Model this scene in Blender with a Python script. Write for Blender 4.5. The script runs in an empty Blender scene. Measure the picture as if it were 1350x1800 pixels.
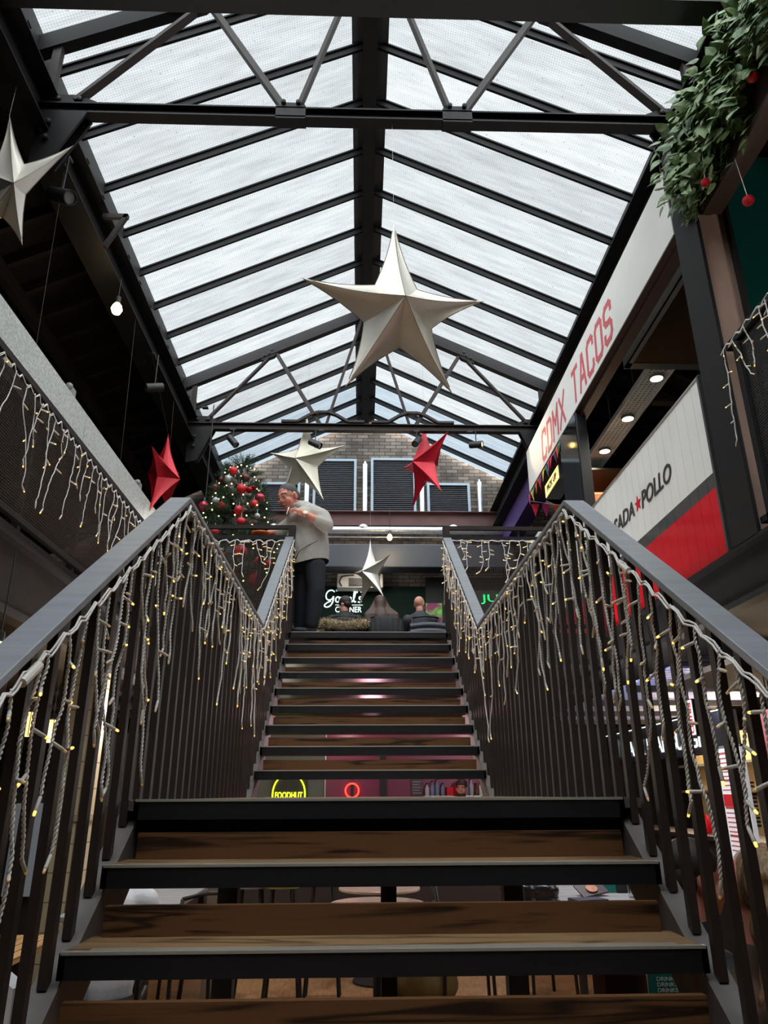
import bpy, bmesh, math, random
from mathutils import Vector, Matrix, Euler, noise
V = Vector
PI = math.pi
sc = bpy.context.scene
COL = sc.collection
rnd = random.Random(7)

# ------------------------------------------------------------------ helpers
def lin(r, g, b):
    def f(c):
        c /= 255.0
        return c / 12.92 if c <= 0.04045 else ((c + 0.055) / 1.055) ** 2.4
    return (f(r), f(g), f(b), 1.0)

def M(name, rgb, rough=0.6, metal=0.0, var=0.0, scale=8.0, stretch=(1, 1, 1), bump=0.0, emit=None, es=0.0, spec=None, rgb2=None, detail=4.0):
    m = bpy.data.materials.new(name); m.use_nodes = True
    nt = m.node_tree; b = nt.nodes['Principled BSDF']
    b.inputs['Roughness'].default_value = rough
    b.inputs['Metallic'].default_value = metal
    if spec is not None: b.inputs['Specular IOR Level'].default_value = spec
    c = lin(*rgb)
    b.inputs['Base Color'].default_value = c
    if var > 0 or bump > 0 or rgb2:
        tc = nt.nodes.new('ShaderNodeTexCoord'); mp = nt.nodes.new('ShaderNodeMapping')
        mp.inputs['Scale'].default_value = stretch
        nz = nt.nodes.new('ShaderNodeTexNoise'); nz.inputs['Scale'].default_value = scale; nz.inputs['Detail'].default_value = detail
        nt.links.new(tc.outputs['Object'], mp.inputs['Vector']); nt.links.new(mp.outputs[0], nz.inputs['Vector'])
        if var > 0 or rgb2:
            cr = nt.nodes.new('ShaderNodeValToRGB')
            c2 = lin(*rgb2) if rgb2 else tuple(min(1, x * (1 + var)) for x in c[:3]) + (1,)
            c1 = c if rgb2 else tuple(x * (1 - var) for x in c[:3]) + (1,)
            cr.color_ramp.elements[0].position = 0.3; cr.color_ramp.elements[1].position = 0.7
            cr.color_ramp.elements[0].color = c1; cr.color_ramp.elements[1].color = c2
            nt.links.new(nz.outputs['Fac'], cr.inputs['Fac']); nt.links.new(cr.outputs['Color'], b.inputs['Base Color'])
        if bump > 0:
            bp = nt.nodes.new('ShaderNodeBump'); bp.inputs['Strength'].default_value = bump; bp.inputs['Distance'].default_value = 0.01
            nt.links.new(nz.outputs['Fac'], bp.inputs['Height']); nt.links.new(bp.outputs['Normal'], b.inputs['Normal'])
    if emit:
        b.inputs['Emission Color'].default_value = lin(*emit); b.inputs['Emission Strength'].default_value = es
    return m

def wood(name, dark, light, scale=3.0, rough=0.45, axis='X', spec=0.4):
    m = bpy.data.materials.new(name); m.use_nodes = True
    nt = m.node_tree; b = nt.nodes['Principled BSDF']; b.inputs['Roughness'].default_value = rough
    b.inputs['Specular IOR Level'].default_value = spec
    tc = nt.nodes.new('ShaderNodeTexCoord'); mp = nt.nodes.new('ShaderNodeMapping')
    mp.inputs['Scale'].default_value = {'X': (0.9, 7, 16), 'Y': (7, 0.9, 16), 'Z': (7, 7, 0.9)}[axis]
    nz = nt.nodes.new('ShaderNodeTexNoise'); nz.inputs['Scale'].default_value = scale; nz.inputs['Detail'].default_value = 3; nz.inputs['Distortion'].default_value = 0.6
    mu = nt.nodes.new('ShaderNodeMath'); mu.operation = 'MULTIPLY'; mu.inputs[1].default_value = 7.0
    fr = nt.nodes.new('ShaderNodeMath'); fr.operation = 'PINGPONG'; fr.inputs[1].default_value = 1.0
    cr = nt.nodes.new('ShaderNodeValToRGB'); cr.color_ramp.elements[0].color = lin(*dark); cr.color_ramp.elements[1].color = lin(*light)
    cr.color_ramp.elements[0].position = 0.05; cr.color_ramp.elements[1].position = 0.55
    L = nt.links
    L.new(tc.outputs['Object'], mp.inputs['Vector']); L.new(mp.outputs[0], nz.inputs['Vector'])
    L.new(nz.outputs['Fac'], mu.inputs[0]); L.new(mu.outputs[0], fr.inputs[0]); L.new(fr.outputs[0], cr.inputs['Fac'])
    L.new(cr.outputs['Color'], b.inputs['Base Color'])
    return m

class MB:
    def __init__(s): s.v = []; s.f = []; s.m = []; s.mi = 0
    def add(s, vs, fs):
        o = len(s.v); s.v.extend(tuple(p) for p in vs)
        for f in fs: s.f.append(tuple(i + o for i in f)); s.m.append(s.mi)
        return s
    def box(s, c, d, R=None):
        c = V(c); hx, hy, hz = d[0] / 2, d[1] / 2, d[2] / 2
        vs = [V((x, y, z)) for x in (-hx, hx) for y in (-hy, hy) for z in (-hz, hz)]
        if R is not None: vs = [R @ p for p in vs]
        return s.add([p + c for p in vs], [(0, 1, 3, 2), (4, 6, 7, 5), (0, 4, 5, 1), (2, 3, 7, 6), (0, 2, 6, 4), (1, 5, 7, 3)])
    def bb(s, x0, x1, y0, y1, z0, z1):
        return s.box(((x0 + x1) / 2, (y0 + y1) / 2, (z0 + z1) / 2), (abs(x1 - x0), abs(y1 - y0), abs(z1 - z0)))
    def rbox(s, x0, x1, y0, y1, z0, z1, r=0.01):
        b = bmesh.new(); bmesh.ops.create_cube(b, size=1)
        for v in b.verts: v.co = V(((x0 + x1) / 2 + v.co.x * (x1 - x0), (y0 + y1) / 2 + v.co.y * (y1 - y0), (z0 + z1) / 2 + v.co.z * (z1 - z0)))
        bmesh.ops.bevel(b, geom=b.edges[:], offset=r, segments=2, affect='EDGES', profile=0.5)
        return s.bm(b)
    def bm(s, b):
        b.verts.index_update(); s.add([v.co for v in b.verts], [[v.index for v in f.verts] for f in b.faces]); b.free(); return s
    def beam(s, p0, p1, w, h, up=(0, 0, 1)):
        p0, p1 = V(p0), V(p1); d = (p1 - p0); L = d.length; d.normalize(); u = V(up)
        sd = d.cross(u)
        if sd.length < 1e-4: sd = d.cross(V((1, 0, 0)))
        sd.normalize(); u = sd.cross(d)
        vs = [p + sd * a * w / 2 + u * b * h / 2 for p in (p0, p1) for a, b in ((-1, -1), (1, -1), (1, 1), (-1, 1))]
        return s.add(vs, [(0, 3, 2, 1), (4, 5, 6, 7), (0, 1, 5, 4), (1, 2, 6, 5), (2, 3, 7, 6), (3, 0, 4, 7)])
    def ibeam(s, p0, p1, w, h, t=0.012, tw=0.01):
        p0, p1 = V(p0), V(p1); z = V((0, 0, 1))
        s.beam(p0 + z * (h / 2 - t / 2), p1 + z * (h / 2 - t / 2), w, t); s.beam(p0 - z * (h / 2 - t / 2), p1 - z * (h / 2 - t / 2), w, t)
        return s.beam(p0, p1, tw, h - 2 * t)
    def tube(s, pts, r, n=8, cap=True, r1=None):
        pts = [V(p) for p in pts]; N = len(pts); rings = []; pu = None
        for i, p in enumerate(pts):
            t = (pts[min(i + 1, N - 1)] - pts[max(i - 1, 0)])
            if t.length < 1e-9: t = V((0, 0, 1))
            t.normalize()
            if pu is None:
                pu = t.orthogonal().normalized()
            else:
                pu = (pu - t * pu.dot(t))
                if pu.length < 1e-6: pu = t.orthogonal()
                pu.normalize()
            w = t.cross(pu)
            rr = r if r1 is None else r + (r1 - r) * i / max(1, N - 1)
            rings.append([p + (pu * math.cos(2 * PI * k / n) + w * math.sin(2 * PI * k / n)) * rr for k in range(n)])
        vs = [q for R in rings for q in R]; fs = []
        for i in range(N - 1):
            for k in range(n): fs.append((i * n + k, i * n + (k + 1) % n, (i + 1) * n + (k + 1) % n, (i + 1) * n + k))
        if cap: fs.append(tuple(range(n))[::-1]); fs.append(tuple((N - 1) * n + k for k in range(n)))
        return s.add(vs, fs)
    def lathe(s, prof, c=(0, 0, 0), n=20, axis=None):
        c = V(c); R = axis if axis is not None else Matrix.Identity(3); vs = []; fs = []
        for r, z in prof:
            for k in range(n): vs.append(c + R @ V((r * math.cos(2 * PI * k / n), r * math.sin(2 * PI * k / n), z)))
        for i in range(len(prof) - 1):
            for k in range(n): fs.append((i * n + k, i * n + (k + 1) % n, (i + 1) * n + (k + 1) % n, (i + 1) * n + k))
        if prof[0][0] > 1e-5: fs.append(tuple(range(n))[::-1])
        if prof[-1][0] > 1e-5: fs.append(tuple((len(prof) - 1) * n + k for k in range(n)))
        return s.add(vs, fs)
    def ball(s, c, r, n=14, m=9, R=None):
        if not hasattr(r, '__len__'): r = (r, r, r)
        c = V(c); vs = []; fs = []
        for i in range(m + 1):
            a = PI * i / m
            for k in range(n):
                p = V((r[0] * math.sin(a) * math.cos(2 * PI * k / n), r[1] * math.sin(a) * math.sin(2 * PI * k / n), r[2] * math.cos(a)))
                vs.append(c + (R @ p if R is not None else p))
        for i in range(m):
            for k in range(n): fs.append((i * n + k, (i + 1) * n + k, (i + 1) * n + (k + 1) % n, i * n + (k + 1) % n))
        return s.add(vs, fs)
    def prism(s, poly, ext):
        n = len(poly); e = V(ext); vs = [V(p) for p in poly] + [V(p) + e for p in poly]
        return s.add(vs, [tuple(range(n))[::-1], tuple(range(n, 2 * n))] + [(k, (k + 1) % n, n + (k + 1) % n, n + k) for k in range(n)])
    def build(s, name, mat, parent=None, smooth=False, local=False, bevel=0):
        me = bpy.data.meshes.new(name); me.from_pydata(s.v, [], s.f)
        mats = mat if isinstance(mat, (list, tuple)) else [mat]
        for mm in mats: me.materials.append(mm)
        if len(mats) > 1: me.polygons.foreach_set('material_index', s.m)
        b = bmesh.new(); b.from_mesh(me); bmesh.ops.remove_doubles(b, verts=b.verts, dist=1e-6); bmesh.ops.recalc_face_normals(b, faces=b.faces); b.to_mesh(me); b.free()
        if smooth:
            me.polygons.foreach_set('use_smooth', [True] * len(me.polygons))
        me.update()
        o = bpy.data.objects.new(name, me); COL.objects.link(o)
        if parent is not None:
            o.parent = parent
            if not local: o.location = -worg(parent)
        if bevel > 0:
            md = o.modifiers.new('bevel', 'BEVEL'); md.width = bevel; md.segments = 2; md.limit_method = 'ANGLE'
        if smooth == 'auto':
            try: me.set_sharp_from_angle(angle=math.radians(35))
            except Exception: pass
        return o

def worg(o):
    p = V((0, 0, 0))
    while o is not None: p = p + V(o.location); o = o.parent
    return p

def tag(o, label, cat, group=None, kind=None):
    o['label'] = label; o['category'] = cat
    if group: o['group'] = group
    if kind: o['kind'] = kind
    return o
def thing(name, loc, label, cat, group=None):
    o = bpy.data.objects.new(name, None); COL.objects.link(o); o.location = loc; o.empty_display_size = 0.1
    return tag(o, label, cat, group)
def struct(o):
    o['kind'] = 'structure'; return o
def group_empty(name, loc=(0, 0, 0)):
    o = bpy.data.objects.new(name, None); COL.objects.link(o); o.location = loc; o['kind'] = 'structure'; return o
def dup(root, loc, rz=0, label=None):
    def cp(o, par):
        c = o.copy(); COL.objects.link(c); c.parent = par
        for ch in o.children: cp(ch, c)
        return c
    r = cp(root, None); r.location = loc; r.rotation_euler = (0, 0, rz)
    if label: r['label'] = label
    return r

def text_mb(mb, s, origin, ax, ay, size, width=None, thick=0.004, bold=0.0, shear=0.0, align='LEFT'):
    """lettering laid along ax (reading direction) and ay (up); origin = bottom left"""
    cu = bpy.data.curves.new('t', 'FONT'); cu.body = s; cu.size = 1.0; cu.shear = shear; cu.offset = bold; cu.fill_mode = 'BOTH'; cu.extrude = 0.0; cu.resolution_u = 6
    o = bpy.data.objects.new('t', cu); COL.objects.link(o)
    dg = bpy.context.evaluated_depsgraph_get(); me = bpy.data.meshes.new_from_object(o.evaluated_get(dg))
    xs = [v.co.x for v in me.vertices]; ys = [v.co.y for v in me.vertices]
    x0, x1, y0, y1 = min(xs), max(xs), min(ys), max(ys)
    ky = size / (y1 - y0); kx = (width / (x1 - x0)) if width else ky
    ax, ay = V(ax), V(ay); n = ax.cross(ay); og = V(origin)
    b = bmesh.new(); b.from_mesh(me)
    g = bmesh.ops.extrude_face_region(b, geom=b.faces[:])
    top = [e for e in g['geom'] if isinstance(e, bmesh.types.BMVert)]
    for v in top: v.co.z = thick
    for v in b.verts: v.co = og + ax * ((v.co.x - x0) * kx) + ay * ((v.co.y - y0) * ky) + n * v.co.z
    mb.bm(b)
    COL.objects.unlink(o); bpy.data.objects.remove(o); bpy.data.meshes.remove(me); bpy.data.curves.remove(cu)
    return mb

def remesh(mb, name, mat, parent, voxel, smooth=6, sub=0):
    """fuse overlapping volumes to one continuous skin"""
    me = bpy.data.meshes.new('tmp'); me.from_pydata([tuple(v) for v in mb.v], [], mb.f)
    o = bpy.data.objects.new('tmp', me); COL.objects.link(o)
    r = o.modifiers.new('r', 'REMESH'); r.mode = 'VOXEL'; r.voxel_size = voxel; r.use_smooth_shade = True
    if smooth: q = o.modifiers.new('s', 'SMOOTH'); q.iterations = smooth; q.factor = 0.5
    dg = bpy.context.evaluated_depsgraph_get(); m2 = bpy.data.meshes.new_from_object(o.evaluated_get(dg))
    m2.name = name; m2.materials.clear(); m2.materials.append(mat)
    m2.polygons.foreach_set('use_smooth', [True] * len(m2.polygons))
    COL.objects.unlink(o); bpy.data.objects.remove(o); bpy.data.meshes.remove(me)
    ob = bpy.data.objects.new(name, m2); COL.objects.link(ob)
    if parent is not None: ob.parent = parent; ob.location = -worg(parent)
    return ob

def cap(mb, p0, p1, r0, r1, n=12):
    """tapered limb with round ends; r may be a pair (wide, deep)"""
    p0, p1 = V(p0), V(p1); mb.ball(p0, r0, n, 8); mb.ball(p1, r1, n, 8)
    if (p1 - p0).length > 1e-4: mb.tube([p0, p1], r0, n, True, r1)
    return mb
def chain(mb, pts, rs, n=12):
    for i in range(len(pts) - 1): cap(mb, pts[i], pts[i + 1], rs[i], rs[i + 1], n)
    return mb

# ------------------------------------------------------------------ materials
IRON = M('black iron', (22, 20, 20), 0.6, 0.0, spec=.25, var=0.25, scale=6)
IRON2 = M('brown black iron', (42, 34, 31), 0.55, 0.1, spec=.3, var=0.2, scale=10)
BLACKM = M('matt black', (22, 21, 22), 0.55)
DARKWOOD = wood('dark roof boards', (20, 14, 12), (34, 25, 21), 2.0, 0.8, 'X')
RAFTER = M('dark rafters', (40, 29, 24), 0.8, var=0.3, scale=5)
GBAR = M('glazing bar black', (14, 14, 15), 0.65, 0.0, spec=.15)
RAIL = M('brushed steel handrail', (140, 143, 148), 0.42, 0.35, var=0.1, scale=3, stretch=(1, 12, 1))
GALV = M('galvanised steel', (205, 208, 203), 0.5, 0.15, var=0.22, scale=60, detail=1)
STEEL = M('stainless steel', (176, 172, 165), 0.3, 0.9, var=0.08, scale=2)
TREAD = wood('oak tread', (86, 64, 42), (140, 110, 78), 1.6, 0.4, 'X')
UPST = wood('dark oak upstand', (34, 20, 10), (104, 70, 42), 1.3, 0.45, 'X')
NOSEM = M('black tread nosing', (30, 30, 33), 0.45, 0.2)
STRIP = M('worn metal strip', (190, 184, 174), 0.35, 0.45)
STRING = M('grey stringer steel', (104, 97, 94), 0.5, 0.3, var=0.15, scale=14)
WIRE = M('white light cable', (236, 231, 226), 0.5)
BULBW = M('white lamp holder', (225, 218, 208), 0.4)
BULBU = M('unlit led tip', (226, 206, 160), 0.25, emit=(255, 200, 95), es=.12)
BULBG = M('warm led tip', (255, 225, 150), 0.3, emit=(255, 200, 95), es=1.6)
SILVER = M('silver glitter fabric', (222, 215, 202), 0.36, 0.5, var=0.12, scale=220, detail=1)
SILVERW = M('cream glitter fabric', (220, 212, 192), 0.5, 0.3, var=0.1, scale=220, detail=1)
REDST = M('red satin fabric', (190, 22, 42), 0.4, 0.25, var=0.12, scale=40)
SEAM = M('star seam', (120, 114, 102), 0.6, 0.3)
WHITEP = M('white board', (232, 230, 224), 0.45, var=0.03, scale=3)
REDP = M('red board', (204, 8, 30), 0.45, spec=.25, var=0.06, scale=4)
GREYP = M('dark grey board', (62, 63, 62), 0.45)
SIGNRED = M('faded red lettering', (204, 92, 98), 0.5)
SIGNBLK = M('black lettering', (44, 42, 42), 0.5)
PURPLE = M('purple light tint', (72, 48, 110), 0.5)
SKIN = M('skin', (206, 134, 114), 0.5, var=0.1, scale=30)
SKIN2 = M('fair skin', (200, 144, 122), 0.5, var=0.08, scale=30)
GREENW = M('dark green paint', (6, 66, 60), 0.3)
WHITEL = M('white lit lettering', (255, 255, 255), 0.5, emit=(235, 255, 250), es=.95)
GREYSTEEL = M('pale blue grey frame', (150, 160, 168), 0.5, 0.2)

def pane_mat():
    m = bpy.data.materials.new('wired glass'); m.use_nodes = True; nt = m.node_tree; nt.nodes.clear(); L = nt.links
    out = nt.nodes.new('ShaderNodeOutputMaterial'); tr = nt.nodes.new('ShaderNodeBsdfTransparent'); df = nt.nodes.new('ShaderNodeBsdfDiffuse')
    mix = nt.nodes.new('ShaderNodeMixShader'); mix.inputs[0].default_value = 0.06
    df.inputs['Color'].default_value = (0.6, 0.63, 0.64, 1)
    tc = nt.nodes.new('ShaderNodeTexCoord'); sp = nt.nodes.new('ShaderNodeSeparateXYZ'); L.new(tc.outputs['Object'], sp.inputs[0])
    def grid(sock):
        a = nt.nodes.new('ShaderNodeMath'); a.operation = 'MULTIPLY'; a.inputs[1].default_value = 40.0; L.new(sock, a.inputs[0])
        b = nt.nodes.new('ShaderNodeMath'); b.operation = 'FRACT'; L.new(a.outputs[0], b.inputs[0])
        c = nt.nodes.new('ShaderNodeMath'); c.operation = 'LESS_THAN'; c.inputs[1].default_value = 0.2; L.new(b.outputs[0], c.inputs[0]); return c.outputs[0]
    mx = nt.nodes.new('ShaderNodeMath'); mx.operation = 'MAXIMUM'; L.new(grid(sp.outputs[0]), mx.inputs[0]); L.new(grid(sp.outputs[1]), mx.inputs[1])
    wi = nt.nodes.new('ShaderNodeMath'); wi.operation = 'MULTIPLY_ADD'; wi.inputs[1].default_value = -0.13; wi.inputs[2].default_value = 1.0; L.new(mx.outputs[0], wi.inputs[0])
    n1 = nt.nodes.new('ShaderNodeTexNoise'); mp = nt.nodes.new('ShaderNodeMapping'); mp.inputs['Scale'].default_value = (1.2, 9, 1); n1.inputs['Scale'].default_value = 1.4; n1.inputs['Detail'].default_value = 6
    L.new(tc.outputs['Object'], mp.inputs[0]); L.new(mp.outputs[0], n1.inputs['Vector'])
    n2 = nt.nodes.new('ShaderNodeTexNoise'); n2.inputs['Scale'].default_value = 26; n2.inputs['Detail'].default_value = 3; L.new(tc.outputs['Object'], n2.inputs['Vector'])
    r1 = nt.nodes.new('ShaderNodeMapRange'); r1.inputs[1].default_value = 0.3; r1.inputs[2].default_value = 0.7; r1.inputs[3].default_value = 0.86; r1.inputs[4].default_value = 1.0; L.new(n1.outputs['Fac'], r1.inputs[0])
    r2 = nt.nodes.new('ShaderNodeMapRange'); r2.inputs[1].default_value = 0.26; r2.inputs[2].default_value = 0.36; r2.inputs[3].default_value = 0.78; r2.inputs[4].default_value = 1.0; L.new(n2.outputs['Fac'], r2.inputs[0])
    m1 = nt.nodes.new('ShaderNodeMath'); m1.operation = 'MULTIPLY'; L.new(r1.outputs[0], m1.inputs[0]); L.new(r2.outputs[0], m1.inputs[1])
    m2 = nt.nodes.new('ShaderNodeMath'); m2.operation = 'MULTIPLY'; L.new(m1.outputs[0], m2.inputs[0]); L.new(wi.outputs[0], m2.inputs[1])
    oi = nt.nodes.new('ShaderNodeObjectInfo'); r3 = nt.nodes.new('ShaderNodeMapRange'); r3.inputs[3].default_value = 0.88; r3.inputs[4].default_value = 1.0; L.new(oi.outputs['Random'], r3.inputs[0])
    m3 = nt.nodes.new('ShaderNodeMath'); m3.operation = 'MULTIPLY'; L.new(m2.outputs[0], m3.inputs[0]); L.new(r3.outputs[0], m3.inputs[1])
    sc_ = nt.nodes.new('ShaderNodeMixRGB'); sc_.blend_type = 'MULTIPLY'; sc_.inputs[0].default_value = 1.0; sc_.inputs[1].default_value = (0.955, 0.975, 0.98, 1); L.new(m3.outputs[0], sc_.inputs[2])
    L.new(sc_.outputs[0], tr.inputs['Color']); L.new(tr.outputs[0], mix.inputs[1]); L.new(df.outputs[0], mix.inputs[2]); L.new(mix.outputs[0], out.inputs['Surface'])
    return m, sc_
PANE, _ = pane_mat()
PANEB, q_ = pane_mat(); PANEB.name = 'low sky tint glass'; q_.inputs[1].default_value = (0.88, .95, 1.0, 1)  # blue grey of the low sky put into the end panes' tint

def brick_mat():
    m = bpy.data.materials.new('weathered brick'); m.use_nodes = True; nt = m.node_tree; L = nt.links; b = nt.nodes['Principled BSDF']; b.inputs['Roughness'].default_value = 0.9
    tc = nt.nodes.new('ShaderNodeTexCoord'); mp = nt.nodes.new('ShaderNodeMapping'); mp.inputs['Rotation'].default_value = (PI / 2, 0, 0)
    br = nt.nodes.new('ShaderNodeTexBrick'); br.inputs['Scale'].default_value = 1.0; br.inputs['Brick Width'].default_value = 0.23; br.inputs['Row Height'].default_value = 0.078; br.inputs['Mortar Size'].default_value = 0.008
    br.inputs['Color1'].default_value = lin(128, 116, 104); br.inputs['Color2'].default_value = lin(92, 78, 68); br.inputs['Mortar'].default_value = lin(58, 52, 48)
    nz = nt.nodes.new('ShaderNodeTexNoise'); nz.inputs['Scale'].default_value = 2.2; nz.inputs['Detail'].default_value = 6
    mx = nt.nodes.new('ShaderNodeMixRGB'); mx.blend_type = 'MULTIPLY'; mx.inputs[0].default_value = 0.75
    cr = nt.nodes.new('ShaderNodeValToRGB'); cr.color_ramp.elements[0].color = (0.35, 0.32, 0.3, 1); cr.color_ramp.elements[1].color = (1.25, 1.15, 1.05, 1); cr.color_ramp.elements[0].position = 0.35; cr.color_ramp.elements[1].position = 0.65
    L.new(tc.outputs['Object'], mp.inputs[0]); L.new(mp.outputs[0], br.inputs['Vector']); L.new(tc.outputs['Object'], nz.inputs['Vector']); L.new(nz.outputs['Fac'], cr.inputs[0])
    L.new(br.outputs['Color'], mx.inputs[1]); L.new(cr.outputs[0], mx.inputs[2]); L.new(mx.outputs[0], b.inputs['Base Color'])
    bp = nt.nodes.new('ShaderNodeBump'); bp.inputs['Strength'].default_value = 0.6; bp.inputs['Distance'].default_value = 0.01; bp.invert = True
    L.new(br.outputs['Fac'], bp.inputs['Height']); L.new(bp.outputs[0], b.inputs['Normal'])
    return m
BRICK = brick_mat()

# ------------------------------------------------------------------ camera
EYE = 1.543; F = 1290.17; PIT, YAW, ROLL = 0.36765, 0.03161, -0.00467
cp_, sp_, cy_, sy_, cr_, sr_ = math.cos(PIT), math.sin(PIT), math.cos(YAW), math.sin(YAW), math.cos(ROLL), math.sin(ROLL)
right = V((cy_, -sy_, 0)); fwd0 = V((sy_, cy_, 0)); up0 = V((0, 0, 1))
fwd = fwd0 * cp_ + up0 * sp_; up = up0 * cp_ - fwd0 * sp_
ca = bpy.data.cameras.new('camera'); cam = bpy.data.objects.new('camera', ca); COL.objects.link(cam)
# px = c*u - s*w, py = s*u + c*w with w = down  ->  image right axis in (u, w) is (c, -s): right*c + down*(-s)
ix = right * cr_ + (-up) * (-sr_); iy = -(right * sr_ + (-up) * cr_)
cam.matrix_world = Matrix(((ix.x, iy.x, -fwd.x, 0), (ix.y, iy.y, -fwd.y, 0), (ix.z, iy.z, -fwd.z, EYE), (0, 0, 0, 1)))
ca.sensor_fit = 'VERTICAL'; ca.sensor_height = 36.0; ca.lens = F * 36.0 / 1800.0; ca.clip_start = 0.05
sc.camera = cam
sc.view_settings.view_transform = 'Standard'; sc.view_settings.look = 'None'; sc.view_settings.gamma = 1.0; sc.view_settings.exposure = 0.0
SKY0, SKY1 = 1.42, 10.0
# ------------------------------------------------------------------ the hall
XC = 0.075; SL = 0.4925; ZR = 8.93; EL, ER = -2.75, 2.90; GY = 13.72; Y0 = -3.9
def glz(x): return ZR - SL * abs(x - XC)

FLOORW = M('herringbone oak floor', (150, 112, 74), 0.45, var=0.3, scale=7, stretch=(6, 1, 1))
struct(MB().bb(-7, 7, -4, 15.5, -0.1, 0).build('floor', FLOORW))
SOFFIT = M('dark soffit', (54, 46, 42), 0.8, var=0.2, scale=3)
struct(MB().bb(-7, -2.16, -4, 15.5, 2.80, 3.06).build('floor_left', SOFFIT))
struct(MB().bb(2.56, 7, -4, 15.5, 2.80, 3.06).build('floor_right', SOFFIT))
struct(MB().bb(-2.16, 2.56, 7.30, 15.5, 2.80, 3.06).build('floor_back', SOFFIT))
struct(MB().bb(-7.15, -7, -4, 15.5, 0, 6).build('wall_left', M('dark brick left', (58, 48, 43), 0.9, var=0.3, scale=9)))
struct(MB().bb(7, 7.15, -4, 15.5, 0, 6).build('wall_right', M('dark brick right', (58, 48, 43), 0.9, var=0.3, scale=9)))
struct(MB().bb(-7, 7, -4.15, -4, 0, 9.2).build('wall_front', M('dark wall behind', (60, 54, 50), 0.9)))
# gable wall (brick) under the glazing, above the shops
mb = MB(); pr = [(-7, GY + 0.06, 3.06), (7, GY + 0.06, 3.06), (7, GY + 0.06, glz(7)), (XC, GY + 0.06, ZR + .05), (-7, GY + 0.06, glz(-7) + .02)]
mb.prism(pr, (0, 0.25, 0)); struct(mb.build('wall_back', BRICK))
struct(MB().bb(-7, 7, 15.3, 15.5, 0, 5.6).build('wall_back_shop', M('shop back wall', (52, 50, 46), 0.8)))
# lean-to roofs over the galleries
for nm, sx, xe in (('ceiling_left', -1, EL), ('ceiling_right', 1, ER)):
    x1 = xe + sx * 4.5
    root = struct(MB().prism([(xe, Y0, glz(xe) - .02), (x1, Y0, glz(x1) - .02), (x1, Y0, glz(x1) + .08), (xe, Y0, glz(xe) + .08)], (0, GY - Y0, 0)).build(nm, DARKWOOD))
    for k in range(38):
        y = Y0 + .3 + k * .46
        if y > GY - .1: break
        MB().beam((xe, y, glz(xe) - .09), (x1, y, glz(x1) - .09), .06, .14).build('rafter', RAFTER, root)
    MB().beam((xe + sx * 1.1, Y0, glz(xe + sx * 1.1) - .25), (xe + sx * 1.1, GY, glz(xe + sx * 1.1) - .25), .09, .17).build('purlin', RAFTER, root)
# skylight slopes: every bay one pane, every bar one piece
for nm, sx, xe in (('window_1', -1, EL), ('window_2', 1, ER)):
    root = group_empty(nm, (XC, 0, ZR))
    ang = math.atan(SL); Ls = abs(xe - XC) / math.cos(ang) + 0.12
    ys = [4.745 + .664 * k for k in range(-13, 14)]
    ys = [y for y in ys if y < GY - .2]; edges = ys + [GY]
    pm = None
    for i, y in enumerate(ys):
        # glazing bar: T section hanging under the pane
        b = MB(); off = -.05
        b.beam((XC, y, glz(XC) + off + .045), (xe + sx * .05, y, glz(xe + sx * .05) + off + .045), .062, .018)
        b.beam((XC, y, glz(XC) + off), (xe + sx * .05, y, glz(xe + sx * .05) + off), .028, .08)
        b.build('glazing_bar', GBAR, root)
        w = edges[i + 1] - y
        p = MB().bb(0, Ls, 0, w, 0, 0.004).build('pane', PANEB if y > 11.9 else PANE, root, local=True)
        p.location = (0, y, 0.005)
        p.rotation_euler = (0, ang, 0) if sx > 0 else (0, ang, PI)
        if sx < 0: p.location = (0, y + w, 0.005)
# ridge
rb = thing('ridge_beam', (XC - .02, 4, 8.75), 'broad black ridge beam running down the middle of the glass roof', 'beam')
xm = XC - .025
MB().bb(xm - .19, xm + .19, Y0, GY, 8.86, 9.0).build('soffit_board', BLACKM, rb)
b = MB(); b.bb(xm - .075, xm + .075, Y0, GY, 8.70, 8.72); b.bb(xm - .012, xm + .012, Y0, GY, 8.72, 8.86); b.build('flange', IRON, rb)
# eaves: fascia up to the glass and the long eaves beams at tie level
for sx, xe, nm in ((-1, EL, 'trim_1'), (1, ER, 'trim_2')):
    struct(MB().bb(xe - .02, xe + .02, Y0, GY, 6.85, glz(xe) + .03).build(nm, BLACKM))
eb = tag(MB().ibeam((-2.62, Y0, 6.63), (-2.62, GY, 6.63), .28, .42).build('eaves_beam', IRON), 'long black steel eaves beam over the trunking and mesh gallery', 'beam')
eb2 = tag(MB().ibeam((2.66, Y0, 6.60), (2.66, GY, 6.60), .26, .40).build('eaves_beam', IRON), 'long black steel eaves beam above the CDMX TACOS board', 'beam')
pu = tag(MB().bb(2.70, 2.98, 10.1, GY, 5.98, 6.38).build('purple_lit_beam', PURPLE), 'beam tinted for purple light on its side, beyond the CDMX TACOS board', 'beam')  # purple light on the eaves beam's side put into this piece's colour
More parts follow.
